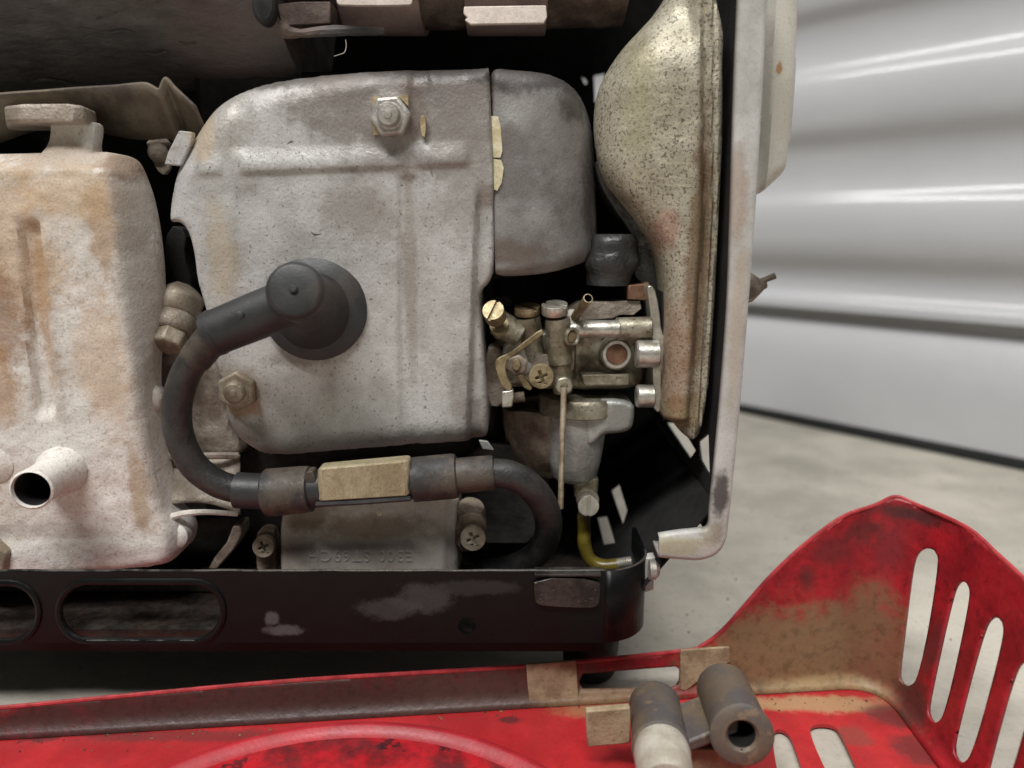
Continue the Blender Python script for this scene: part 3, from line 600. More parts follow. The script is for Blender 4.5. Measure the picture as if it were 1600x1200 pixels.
# --- air cleaner case
ac_y = np.array([0, 60, 130, 240, 300, 390, 450, 560, 700]); ac_l = np.array([1030, 975, 945, 942, 978, 1040, 1048, 1045, 1040])
def ac_shape(px, py):
    l = np.interp(py, ac_y, ac_l); r = np.interp(py, [0, 350, 640, 700], [1104, 1103, 1082, 1076])
    u = np.clip((px - l) / (r - l), 0, 1)
    wide = (r - l) / 160.0
    y = 9 * wide * (1 - u) ** 2.2 + 2.0 * np.exp(-((px - r) / 5.5) ** 2) + .5 * sstep(r - 4, r + 4, px)
    y += .8 * np.exp(-((px - r - 14) / 3.0) ** 2)
    y += 5 * sstep(110, -10, py) * sstep(1105, 1080, px) + .35 * (vnoise(px * .03, py * .03) - .5) + 5 * sstep(655, 672, py) * sstep(r + 4, r - 10, px)
    return y
ac = relief('air_cleaner_case', 'zinc_gold', G, [(1075, -60, 3), (1040, -2, 5), (1012, 26, 6), (988, 52, 6), (962, 88, 7), (943, 130, 7), (938, 185, 7), (945, 245, 6), (957, 280, 5), (982, 308, 4), (1020, 358, 4), (1042, 400, 4), (1049, 470, 4), (1046, 560, 4), (1042, 630, 4), (1040, 662, 2), (1060, 668, 1), (1070, 684, 1), (1086, 693, 1.5), (1098, 680, 2), (1108, 630, 2), (1115, 560, 2), (1123, 440, 2), (1128, 330, 2), (1134, 200, 2), (1133, 90, 2), (1136, 45, 2), (1122, -10, 2), (1116, -60, 2)], 186, 203, .62, ac_shape)

# --- side panel with rolled front edge and the box on its outer side
inn = [(1157, -60), (1155, 0), (1149, 150), (1143, 350), (1138, 480), (1130, 590), (1122, 680), (1114, 760), (1110, 800), (1109, 818), (1104, 827), (1090, 829), (1060, 832), (1030, 837)]
out = [(1203, -60), (1201, 0), (1194, 150), (1182, 350), (1172, 480), (1163, 590), (1155, 680), (1146, 770), (1141, 815), (1136, 846), (1122, 868), (1096, 878), (1062, 877), (1030, 874)]
I3 = catmull([W(a, c, 171) for a, c in inn], 5); O3 = catmull([W(a, c, 171) for a, c in out], 5); rows = []
for p, q in zip(I3, O3):
    d = (q - p); L_ = np.linalg.norm(d); d = d / L_; r = 1.5; sec = [p + np.array([0, 2.0, 0]), p + np.array([0, .5, 0]) + d * .2, p + d * .8, p + d * (L_ * .35), p + d * (L_ - r)]
    for t in (30, 60, 90): sec.append(p + d * (L_ - r + r * math.sin(math.radians(t))) + np.array([0, r - r * math.cos(math.radians(t)), 0]))
    sec += [q + np.array([0, 9, 0])]; rows.append(sec)
b = MB(); b.grid(rows); sp = b.build('side_panel', 'panel_paint', G, solid=1.0, angle=55, offset=-1)
sb = relief('control_box', 'box_paint', G, [(1202, -80, 1), (1256, -80, 4), (1254, 60, 4), (1249, 160, 4), (1239, 250, 4), (1233, 268, 4), (1216, 284, 4), (1183, 310, 2), (1181, 292, 1), (1190, 200, 1)], 180, 290, .7, lambda px, py: 2.0 * sstep(1214 - .05 * py, 1206 - .05 * py, px), R=3)
wn = W(1176, 445, 205)
b = MB(); b.lathe(W(1158, 450, 205), (1, 0, .12), [(4.6, 0), (4.2, 2.5), (2.6, 4.6), (1.2, 6.2), (.9, 7)], 20); b.tube([W(1184, 444, 205), W(1196, 437, 205), W(1211, 431, 205)], [1.3, .8, .9], 10); b.build('wing_nut', 'dirty_alloy', G)
b = MB(); b.lathe(W(1020, 890, 178), (1, 0, 0), [(2.6, -1), (2.6, .6), (1.6, 1.6), (.5, 1.9)], 20); b.build('panel_screw', 'nut_steel', G)
b = MB(); b.pxprism([(1008, 872), (1024, 870), (1021, 922), (1008, 926)], 180, 3); b.build('panel_foot_tab', 'panel_paint', G, bevel=.3)
# flat of the side panel behind its rolled edge, pierced by slots, inner liner black to paint in the bay's shade
s1 = W(1201, 0, 171); s2 = W(1146, 770, 171); sd = s2 - s1; sd[1] = 0; sd /= np.linalg.norm(sd); snn = np.cross((0, 1, 0), sd); snn = snn if snn[0] > 0 else -snn
slot_s = [[(1040, 660), (1062, 662), (1087, 704), (1078, 717)], [(1090, 690), (1107, 676), (1109, 744), (1094, 718)]]
def pxs(q, off): return [PP(x, y, s1 + snn * off, snn) for x, y in q]
zlow = W(1096, 878, 171)[2]
def edge_pts(off, inset):
    t0 = s1 + snn * off + sd * -25; t1 = s1 + snn * off + sd * ((s1[2] - zlow - 1) / -sd[2])
    return [t0 + np.array([0, 8, 0]), t0 + np.array([0, 154, 0]), t1 + np.array([0, 154, 0]), t1 + np.array([0, 8, 0])]
MB().ext(edge_pts(-1.0, 0), snn * .8, [pxs(q, -1.0) for q in slot_s]).build('panel_wall', 'panel_paint', sp)
MB().ext(edge_pts(-1.6, 0), snn * .5, [pxs(q, -1.6) for q in slot_s]).build('panel_shade_liner', 'shade_black', sp)
pa_, pb2 = np.array([25.0, 0, 24.5]), np.array([52.0, 0, 60.0]); pn_ = np.cross((0, 1, 0), pb2 - pa_)
rh = [[PP(x, y, pa_, pn_) for x, y in q] for q in ([(955, 766), (967, 756), (980, 798), (973, 820)], [(933, 808), (948, 806), (961, 848), (943, 851)])]
MB().ext([pa_ + (0, 178, 0), pb2 + (0, 178, 0), pb2 + (0, 324, 0), pa_ + (0, 324, 0)], pn_ / np.linalg.norm(pn_) * .4, rh).build('slotted_sill', 'shade_black', sp)

# --- ignition coil, bracket screws
def coil_shape(px, py):
    return 2.5 * sstep(690, 704, px) + 3.5 * sstep(835, 785, py) * 1.0 + 1.2 * sstep(850, 880, py) * 0
coil = relief('ignition_coil', 'coil_plastic', G, [(436, 780, 2), (520, 778, 2), (640, 776, 2), (712, 778, 3), (714, 850, 2), (712, 960, 2), (438, 960, 2), (435, 860, 2)], 184, 208, .8, coil_shape, it=1)
def text_mesh(body, size, name, mat, parent, centre, rot, depth):
    cu = bpy.data.curves.new(name, 'FONT'); cu.body = body; cu.size = size; cu.extrude = depth; cu.align_x = 'CENTER'; cu.align_y = 'CENTER'; cu.space_character = 1.12; cu.bevel_depth = depth * .3; cu.resolution_u = 4
    t = bpy.data.objects.new(name, cu); COL.objects.link(t); dg = bpy.context.evaluated_depsgraph_get()
    me = bpy.data.meshes.new_from_object(t.evaluated_get(dg)); bpy.data.objects.remove(t)
    M = Matrix.Rotation(math.pi / 2, 4, 'X') @ Matrix.Rotation(rot, 4, 'Z')
    base = parent_base(parent)
    for v in me.vertices:
        q = M @ v.co; v.co = ((q.x + centre[0] - base[0]) * MM, (q.y + centre[1] - base[1]) * MM, (q.z + centre[2] - base[2]) * MM)
    me.materials.clear(); me.materials.append(MATS[mat]); o = bpy.data.objects.new(name, me); COL.objects.link(o); o.parent = parent
    return o
ft = text_mesh('E300 ST69CH', 4.5, 'moulded_lettering', 'coil_plastic', coil, W(563, 868, 183.95), math.pi, .11)
ft.scale = (1, 1, 1)
b = MB(); MB().lathe(W(593, 802, 184.5), (0, -1, .3), [(.7, -.5), (.7, .5), (.2, .9)], 12).build('moulding_nib', 'worn_chip', coil)
for (x, y, Y, m_, r) in ((415, 851, 186, 'old_nut', 2.9), (739, 838, 186, 'old_nut', 3.4)):
    s_ = phillips_head(W(x, y, Y), (0.05, -1, .15), r, 2.2, .4).build('coil_screw', m_, G, bevel=.25)
b = MB(); b.pxprism([(398, 835), (412, 826), (432, 832), (432, 905), (402, 905)], 187, 4, smooth=1); b.build('coil_bracket', 'dirty_alloy', G, bevel=.3)
b = MB(); b.pxprism([(712, 812), (735, 800), (758, 808), (760, 850), (745, 862), (712, 862)], 187, 5, smooth=1); b.build('coil_bracket', 'dirty_alloy', G, bevel=.3)
MB().lathe(W(735, 800, 192), (.2, -.4, 1), [(4.2, -5), (4.2, 1), (3.4, 2.4), (1.5, 3)], 20).build('coil_boss', 'dirty_alloy', G)

# --- spark plug lead
disc_c = W(492, 482, 186); bax = W(459, 452, 161.5) - disc_c; BLn = np.linalg.norm(bax); bax = bax / BLn; q_ = BLn / 26.25
lead = MB().lathe(disc_c, bax * .35 + np.array([0, -.65, 0]), [(12.6, -.6), (13.2, 0), (13.1, .9), (12.4, 1.3), (9.5, 2.2), (7, 3)], 56).build('spark_plug_cap', 'rubber', G, angle=40)
MB().lathe(disc_c, bax, [(10.5, 0), (8.9, 3 * q_), (7.7, 6 * q_), (6.9, 11 * q_), (6.45, 16 * q_), (6.3, 18 * q_), (6.45, 21 * q_), (6.5, 24.3 * q_), (6.2, 25.4 * q_), (5.5, 26.0 * q_), (5.2, 26.1 * q_), (2, 26.25 * q_), (.1, 26.25 * q_)], 56).build('cap_body', 'rubber', lead, angle=40)
tipc = disc_c + bax * BLn; MB().lathe(tipc, bax, [(.95, -.2), (.9, .5), (.6, .75)], 16).build('moulding_nub', 'rubber', lead)
h0 = disc_c + bax * BLn * .62; h1 = W(326, 524, 170)
ax = h1 - h0; L_ = np.linalg.norm(ax)
b = MB(); b.lathe(h0, ax, [(5.6, 0), (5.5, L_ * .5), (5.3, L_ * .9), (5.5, L_ * .91), (5.4, L_ * .985), (4.9, L_), (3.6, L_ + .05)], 40); b.build('cap_elbow', 'rubber', lead, angle=40)
nb = W(372, 494, 160.5); MB().lathe(nb + np.array([0, 1.4, 0]), (0, -1, .1), [(1, 0), (.9, .8), (.5, 1)], 14).build('moulding_nub', 'rubber', lead)
MB().tube([W(338, 520, 169), W(322, 540, 170.5), W(306, 560, 172)], [4.0, 3.9, 3.8], 18).build('cable_boot', 'rubber_dusty', lead)
cab = MB().tube([W(310, 552, 172), W(290, 585, 173), W(277, 630, 174), W(280, 680, 175), W(303, 727, 176), W(340, 755, 177), W(378, 766, 178), W(400, 768, 178)], 3.5, 20, 8).build('ignition_cable', 'hose_dusty', G)
MB().tube([W(370, 766, 178), W(416, 768, 178)], [4.6, 4.6], 24, 2).build('cable_sleeve', 'rubber', cab)
A0 = W(416, 770, 178); A1 = W(775, 738, 178); ax = (A1 - A0) / np.linalg.norm(A1 - A0)
at_ = lambda px: A0 + ax * np.linalg.norm(A1 - A0) * (px - 416) / (775 - 416)
seg = lambda a, c: np.linalg.norm(at_(c) - at_(a))
hol = MB().lathe(at_(414), ax, [(4, 0), (5.6, .2), (6.1, .8), (6.0, seg(414, 470)), (5.8, seg(414, 486)), (4.6, seg(414, 488))], 40).build('holder_end_cap', 'rubber_dusty', G, angle=40)
MB().lathe(at_(470), ax, [(4.9, 0), (4.9, seg(470, 655))], 36).build('holder_body', 'rubber', hol)
b = MB(); b.ext([W(x, y, 172.8) for x, y in [(495, 732), (639, 719), (640, 776), (496, 785)]], (0, 5, 0)); b.build('suppressor_block', 'core_plate', hol, bevel=1.0, seg=3)
MB().tube([W(494, 788, 173.2), W(560, 785, 173.2), W(642, 779, 173.2)], .7, 8).build('block_lip', 'rubber', hol)
MB().lathe(at_(645), ax, [(4.4, 0), (5.7, .3), (5.75, seg(645, 708)), (5.5, seg(645, 714)), (4.5, seg(645, 716)), (4.45, seg(645, 768)), (4.2, seg(645, 772)), (3, seg(645, 772))], 40).build('holder_end_cap', 'rubber_dusty', G, angle=40)
b = MB(); b.ext([W(x, y, 174) for x, y in chaikin([(474, 738), (492, 736), (494, 776), (480, 778), (473, 765)], 1)], (0, 4, 0)); b.build('rubber_lug', 'rubber_dusty', hol, bevel=.4)
MB().tube([at_(768), W(800, 743, 178.5), W(832, 764, 180), W(853, 796, 183), W(856, 832, 187), W(838, 866, 191), W(800, 886, 195), W(755, 895, 198)], [3.7, 3.7, 3.7, 3.6, 3.6], 20, 8).build('ignition_cable', 'hose_dusty', G)

# --- carburettor
carb = relief('carburettor', 'carb_alloy', G, [(852, 520, 3), (880, 500, 3), (940, 505, 4), (1010, 505, 3), (1012, 600, 3), (985, 612, 3), (900, 612, 3), (856, 612, 3), (820, 606, 3), (775, 610, 3), (762, 560, 3), (790, 500, 4)], 200, 216, .7, lambda px, py: 2.0 * np.sin((py - 500) / 35.0) ** 2 * (px > 900) + 1.2 * (vnoise(px * .06, py * .06) - .5))
def part(b, name, mat, par, **k): return b.build(name, mat, par, **k)
def xcyl(pa, pb_, Y, r, prof=None, **k):
    a = W(*pa, Y); c = W(*pb_, Y); d = c - a; L_ = np.linalg.norm(d)
    return MB().lathe(a, d, [(r * .86, 0), (r, r * .12), (r, L_ - r * .12), (r * .86, L_)] if prof is None else [(r * p, L_ * q) for p, q in prof], 28)
xcyl((888, 515), (968, 514), 194, 2.4).build('fuel_passage', 'carb_bright', carb)
xcyl((962, 514), (1018, 512), 195, 3.0).build('passage_boss', 'carb_alloy', carb)
# stepped columns with slotted caps
a = W(871, 497, 192); c = W(879, 612, 194)
MB().lathe(a, c - a, [(3.3, 0), (3.35, 6), (3.25, 7), (3.25, 12), (2.7, 12.6), (2.6, np.linalg.norm(c - a))], 28).build('jet_column', 'carb_alloy', carb, angle=40)
slotted_head(W(867, 490, 192), (-.06, -.25, 1), 3.4, 2.6, .9, .2).build('jet_cap', 'carb_bright', carb, bevel=.2)
a = W(825, 494, 196); c = W(835, 560, 198)
MB().lathe(a, c - a, [(3.2, 0), (3.2, 6), (2.8, 7), (2.8, np.linalg.norm(c - a))], 28).build('jet_column', 'carb_alloy', carb, angle=40)
slotted_head(W(824, 490, 196), (-.05, -.22, 1), 3.5, 2.0, .7, .2).build('jet_cap', 'brass', carb, bevel=.2)
xcyl((775, 502), (815, 525), 196, 3.6).build('idle_boss', 'carb_alloy', carb)
a = W(784, 518, 196); c = W(771, 486, 186); d = c - a; L_ = np.linalg.norm(d)
idle = MB(); zz = [(2.6, 0)]
for k in range(6): zz += [(2.6, 1 + k * .5), (2.25, 1.25 + k * .5)]
idle.lathe(a, d, zz + [(2.5, 4.5)], 22); idle.build('screw_thread', 'brass', carb, angle=30)
slotted_head(c - d / L_ * 3.6, d, 2.75, 4.2, 1.25, .14, .9).build('idle_screw', 'brass', carb, bevel=.2)
# overflow nipple
a = W(898, 496, 194); c = W(919, 466, 184); d = c - a; L_ = np.linalg.norm(d)
b = MB(); b.lathe(a, d, [(1.25, 0), (1.25, L_), (1.0, L_ + .02)], 22, cap=False); b.f.pop(); b.build('vent_nipple', 'brass', carb, angle=40)
MB().lathe(a, d, [(1.0, L_), (.98, L_ * .3)], 22, cap=False).build('nipple_bore', 'shade_black', carb)  # shade inside the nipple put in as a black wall
MB().lathe(a + np.array([-.6, .4, -.2]), d, [(2.5, -2), (2.5, .4), (2.1, .9)], 24).build('nipple_seat', 'carb_bright', carb)
# top plate
b = MB(); b.pxprism([(888, 482), (905, 473), (985, 470), (1000, 470), (1002, 482), (990, 492), (968, 492), (958, 497), (900, 501)], 200, 6); b.build('choke_plate', 'cast_alloy', carb, bevel=.4)
b = MB(); b.pxprism([(981, 446), (1004, 444), (1014, 440), (1018, 452), (1010, 470), (980, 468)], 199, 6); b.build('choke_stop', 'copper_plug', carb, bevel=.4)
# round boss with plug
b = MB(); b.lathe(W(962, 552, 197), (0, -1, 0), [(4.4, -3), (4.2, 1.6), (3.7, 2.2), (2.95, 2.2), (2.9, 1.4)], 36); b.build('plug_boss', 'carb_bright', carb, angle=30)
MB().lathe(W(962, 552, 197), (0, -1, 0), [(2.8, .5), (2.8, 1.75), (2.5, 1.9), (.1, 1.9)], 30).build('copper_plug', 'copper_plug', carb, angle=40)
MB().lathe(W(884, 526, 192), (1, -1.3, .1), [(2.6, -3), (2.6, 2.6), (2.1, 3.0), (1.7, 2.8), (1.5, 2.3)], 26).build('side_plug', 'carb_alloy', carb, angle=30)
MB().lathe(W(884, 526, 192), (1, -1.3, .1), [(1.45, 2), (1.4, 2.6), (.5, 2.8)], 18).build('plug_insert', 'brass', carb)
# ledge
b = MB(); b.pxprism([(908, 586), (984, 585), (984, 600), (982, 603), (912, 603)], 195, 6); b.build('body_ledge', 'carb_alloy', carb, bevel=.4)
# mounting flange
b = MB(); fl = chaikin([(0, -6), (6, -12), (11, -17), (16, -10), (14, 0), (16, 10), (11, 17), (6, 12)], 2)
fz = W(1026, 552, 197)
fo = [(1010, 447), (1022, 446), (1030, 480), (1034, 520), (1041, 530), (1042, 570), (1034, 578), (1034, 610), (1034, 640), (1028, 646), (1020, 636), (1020, 560), (1018, 500), (1014, 470)]
b.pxprism(fo, 194, 20, smooth=1); b.build('carburettor_flange', 'carb_bright', carb, bevel=.5)
b = MB(); b.pxprism([(1034, 450), (1042, 470), (1047, 560), (1044, 650), (1034, 662), (1036, 560)], 194.6, 20, smooth=1); b.build('flange_gasket', 'gasket_black', carb, bevel=.3)
xcyl((993, 553), (1030, 553), 193, 3.7).build('flange_bolt', 'carb_bright', carb); xcyl((994, 619), (1022, 619), 193, 3.1).build('flange_bolt', 'carb_bright', carb)
# throttle lever group
b = MB(); b.ext([W(x, y, 189) for x, y in chaikin([(845, 514), (850, 518), (848, 524), (815, 548), (795, 560), (789, 574), (793, 590), (801, 604), (799, 612), (788, 610), (779, 592), (773, 570), (776, 560), (795, 552), (822, 532)], 1)], (0, 1.1, 0)); b.build('throttle_lever', 'brass', carb, bevel=.25)
b = MB(); b.ext([W(x, y, 190) for x, y in [(806, 584), (815, 583), (832, 606), (828, 611), (818, 606)]], (0, 1.1, 0)); b.build('throttle_tongue', 'brass', carb, bevel=.25)
hexnut(W(809, 570, 190.2), (-.1, -1, .1), 2.9, 2.2, .4).build('lever_nut', 'dirty_alloy', carb, bevel=.3)
b = MB(); b.lathe(W(808, 569, 189), (-.1, -1, .1), [(1.5, 0), (1.5, 1.7), (1.3, 1.9), (.1, 1.9)], 20, sx=.72); b.build('throttle_shaft', 'brass', carb)
MB().lathe(W(815, 556, 196), (0, -1, .1), [(5.4, -3), (5.4, 0), (4.8, .6), (4.0, .6), (4.0, 0)], 32).build('throttle_boss', 'carb_bright', carb, angle=30)
phillips_head(W(846, 586, 190.5), (-.05, -1, .08), 3.25, 3.2, .35).build('stop_screw', 'brass', carb, bevel=.35)
MB().lathe(W(850, 575, 196), (0, -1, .3), [(3.4, -4), (3.4, 3.5)], 24).build('screw_boss', 'dirty_alloy', carb)
b = MB(); b.pxprism([(784, 612), (802, 609), (803, 622), (800, 637), (784, 638)], 189, 3); b.build('lever_clamp', 'carb_bright', carb, bevel=.4)
a = W(800, 622, 191); c = W(822, 619, 191); d = c - a; zz = []
for k in range(8): zz += [(1.5, k * .45), (1.15, k * .45 + .22)]
MB().lathe(a, d, zz, 18).build('adjuster_screw', 'dirty_alloy', carb, angle=20)
b = MB(); b.pxprism([(758, 545), (778, 538), (790, 560), (788, 610), (786, 636), (758, 634)], 198, 6, smooth=1); b.build('insulator_block', 'cast_alloy', carb, bevel=.5)
b = MB(); b.pxprism([(760, 468), (792, 462), (802, 470), (800, 480), (765, 478)], 203, 6); b.build('hex_union', 'dark_iron', carb, bevel=.5)
# bowl
cb = W(906, 620, 205)
MB().lathe(W(906, 641, 205), (0, 0, 1), [(11.6, 0), (12.0, .3), (12.0, 4.2), (11.4, 5.0), (8, 5.2)], 44, sx=1).build('bowl_rim', 'carb_alloy', carb, angle=40)
b = MB(); zt = W(900, 640, 205)[2]; zb = W(905, 752, 201)[2]; hh = zt - zb
MB().lathe((W(899, 640, 203)[0], 203, zt), (0, 0, -1), [(8.8, 0), (8.6, hh * .3), (7.6, hh * .7), (6.6, hh * .92), (5.4, hh * .99), (3, hh)], 44, sx=.94).build('float_bowl', 'bowl_alloy', carb, angle=60)
MB().lathe((W(852, 640, 211)[0], 211, W(850, 634, 211)[2]), (0, 0, -1), [(12.5, 0), (12.4, 6), (11.5, 11), (9, 17), (5, 21)], 40).build('bowl_chamber', 'dirty_alloy', carb, angle=60)
relief('bowl_ear', 'bowl_alloy', carb, [(912, 626, 1), (992, 626, 1), (993, 655, 2), (988, 674, 2), (968, 680, 2), (944, 680, 2), (930, 698, 2), (912, 700, 2)], 195, 206, .6, R=1.5)
b = MB(); b.pxprism([(896, 748), (936, 748), (934, 775), (898, 778)], 199, 8); b.build('drain_neck', 'carb_alloy', carb, bevel=.6)
slotted_head(W(918, 786, 195), (-.02, -1, .12), 2.9, 3.4, 1.5, .16, .8).build('drain_screw', 'carb_bright', carb, bevel=.25)
MB().lathe(W(918, 780, 197.5), (-.02, -1, .12), [(3.2, -2), (3.2, 1.2), (3.0, 1.5)], 28).build('drain_seat', 'carb_alloy', carb)
MB().tube([W(881, 606, 188), W(880, 640, 187.6), W(878, 700, 187.4), W(876, 794, 187.2)], .78, 14, 4).build('overflow_wire', 'wire_steel', carb)
MB().lathe(W(881, 602, 190), (0, -1, 0), [(2.3, -3), (2.3, 1.0), (2.0, 1.3), (1.0, 1.3), (.9, .6)], 26).build('wire_eye', 'carb_alloy', carb, angle=30)
# fuel drain line
MB().tube([W(912, 806, 198), W(913, 830, 198), W(913, 850, 197), W(922, 874, 196), (W(942, 884, 195)), W(970, 882, 194)], 1.9, 18).build('fuel_line', 'fuel_line', G)
MB().lathe(W(913, 800, 198), (0, 0, -1), [(1.7, -2), (1.7, 2), (1.1, 3), (1.1, 6)], 18).build('hose_barb', 'brass', G)
a = W(964, 881, 193); c = W(992, 876, 193); d = c - a; zz = []
for k in range(9): zz += [(1.55, k * .5), (1.3, k * .5 + .25)]
MB().lathe(a, d, zz, 18).build('threaded_outlet', 'nut_steel', G, angle=20)

# --- cobweb thread under the pipe
MB().tube([W(540, 62, 196), W(541, 72, 196), W(538, 82, 196), W(528, 86, 196), (W(522, 88, 196))], .11, 6).build('dust_thread', 'lint', G)

# ------------------------------------------------------------------ red cover lying on the floor in front
CT = 1.6                                                     # height of the cover's inside above the floor
DUST = (124, 102, 74); DK = (58, 38, 36)
BL = [PZ(x, y, CT) for x, y in ((-200, 1166), (0, 1150), (300, 1139), (530, 1121), (820, 1098), (1060, 1086), (1250, 1092))]
bA = PZ(0, 1148, CT); bB = PZ(1060, 1085, CT); bdir = (bB - bA); bdir /= np.linalg.norm(bdir)
cor = PZ(1392, 1078, CT); cor = bA + bdir * np.dot(cor - bA, bdir)      # corner on the back line
rdir = PZ(1500, 1225, CT) - cor; rdir /= np.linalg.norm(rdir)
UP = np.array([0, 0, 1.0])
LEAN_B = np.array([-bdir[1], bdir[0], 0]) * 0.10; peak = None
rn = np.array([rdir[1], -rdir[0], 0]);
if rn[0] < 0: rn = -rn
upB = UP + LEAN_B; upR = UP + rn * 0.16
nB = np.cross(bdir, upB); nR = np.cross(rdir, upR)
def onB(px, py): p = PP(px, py, cor, nB) - cor; z = p[2]; q = p - upB * z; return (np.dot(q, bdir), z)
def onR(px, py): p = PP(px, py, cor, nR) - cor; z = p[2]; q = p - upR * z; return (np.dot(q, rdir), z)
RF = 13.0; th = math.acos(np.dot(bdir, rdir)); tl = RF * math.tan(th / 2); arcL = RF * th
def path(s):
    """unrolled length along the wall (0 at the corner) -> plan point, outward direction"""
    nb = np.array([-bdir[1], bdir[0], 0]); nr = rn; s = float(s)
    if s < -tl: return cor + bdir * s, nb
    if s > tl: return cor + rdir * s, nr
    t = (s + tl) / (2 * tl); a = cor - bdir * tl; c_ = cor + rdir * tl
    p = (1 - t) ** 2 * a + 2 * t * (1 - t) * cor + t * t * c_; n = (1 - t) * nb + t * nr; return p, n / np.linalg.norm(n)
def wall3(s, z):
    p, n = path(s); lean = np.interp(s, [-tl, tl], [.10, .16]); zz = max(z, 0)
    k = max(0.0, 1 - zz / 4.0); return p + n * (lean * z - 2.2 * k * k) + UP * z
topB = [onB(x, y) for x, y in ((-260, 1128), (0, 1106), (240, 1083), (480, 1062), (820, 1041), (1060, 1018), (1095, 1010), (1130, 984), (1165, 945), (1200, 905), (1240, 866), (1280, 833), (1320, 806), (1360, 788))]
topR = [onR(x, y) for x, y in ((1470, 792), (1510, 824), (1560, 868), (1600, 905), (1700, 1000), (1800, 1120))]
topm = [(topB[-1][0] * .5 + topR[0][0] * .5, max(topB[-1][1], topR[0][1]) + 1.0)]
send = topR[-1][0]
outer = np.array([(topB[0][0], 0.0)] + [(send, 0.0)] + list(reversed(topR)) + topm + list(reversed(topB)))
def slot2(f, pts):
    return chaikin(np.array([f(x, y) for x, y in pts]), 2)
wholes = [slot2(onR, q) for q in ([(1463, 858), (1477, 862), (1474, 890), (1438, 1060), (1424, 1074), (1410, 1066), (1412, 1040), (1450, 880)],
                                  [(1500, 906), (1517, 912), (1518, 940), (1480, 1115), (1464, 1134), (1450, 1118), (1453, 1090), (1488, 930)],
                                  [(1550, 962), (1570, 968), (1571, 1000), (1524, 1175), (1506, 1197), (1490, 1180), (1493, 1150), (1535, 990)],
                                  [(1598, 1030), (1622, 1040), (1622, 1075), (1575, 1240), (1555, 1258), (1538, 1245), (1540, 1215), (1582, 1060)])]
win = np.array([onB(x, y) for x, y in ((905, 1052), (1056, 1040), (1062, 1046), (1061, 1066), (1054, 1072), (905, 1076))])
RED = thing('red_cover', 'dusty red sheet metal generator cover with vent slots lying open on the floor', 'cover', tuple(cor))
pw = lambda px, py, f: wall3(*f(px, py))
def stw(p, rx, rz, c, s, ry=None): return (p[0], p[1], p[2], rx, ry or rx, rz, c, s)
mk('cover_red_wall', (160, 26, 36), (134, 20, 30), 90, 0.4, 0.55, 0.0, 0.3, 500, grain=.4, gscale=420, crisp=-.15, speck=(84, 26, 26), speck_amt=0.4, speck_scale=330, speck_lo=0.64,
   stains_shade=[stw(pw(1240, 1020, onB), 20, 17, DUST, .95), stw(pw(1170, 1010, onB), 13, 14, DUST, .95), stw(pw(1310, 1010, onB), 18, 16, DUST, .93), stw(pw(1350, 955, onB), 9, 12, (112, 88, 62), .9), stw(pw(1100, 1040, onB), 10, 9, (138, 112, 80), .9), stw(pw(1370, 1040, onB), 9, 8, (110, 72, 52), .8),
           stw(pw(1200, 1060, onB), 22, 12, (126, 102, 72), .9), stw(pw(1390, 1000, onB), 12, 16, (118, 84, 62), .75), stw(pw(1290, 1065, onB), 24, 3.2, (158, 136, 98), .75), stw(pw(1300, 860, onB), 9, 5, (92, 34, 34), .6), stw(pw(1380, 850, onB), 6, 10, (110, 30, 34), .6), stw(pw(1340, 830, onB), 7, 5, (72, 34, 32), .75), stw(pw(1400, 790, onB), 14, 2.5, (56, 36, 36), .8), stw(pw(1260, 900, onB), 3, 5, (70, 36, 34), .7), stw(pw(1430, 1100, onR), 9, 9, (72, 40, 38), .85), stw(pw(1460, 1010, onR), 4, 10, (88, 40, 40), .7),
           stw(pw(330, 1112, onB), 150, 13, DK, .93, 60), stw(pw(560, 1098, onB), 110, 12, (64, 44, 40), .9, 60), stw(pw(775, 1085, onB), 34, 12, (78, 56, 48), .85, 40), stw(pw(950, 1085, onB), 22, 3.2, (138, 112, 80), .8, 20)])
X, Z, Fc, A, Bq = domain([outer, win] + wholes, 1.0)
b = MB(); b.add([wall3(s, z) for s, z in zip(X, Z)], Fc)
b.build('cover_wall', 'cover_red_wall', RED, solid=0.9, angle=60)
# rolled lip along the top of the wall, its highlight painted in
tp = [wall3(s, z) for s, z in topB + topm + topR]
mk('cover_lip_highlight', (172, 52, 56), (140, 38, 42), 200, 0.35, 0.5, speck=(120, 84, 60), speck_amt=.5, speck_scale=300)
MB().tube(tp, .62, 8, 4).build('cover_lip', 'cover_lip_highlight', RED)
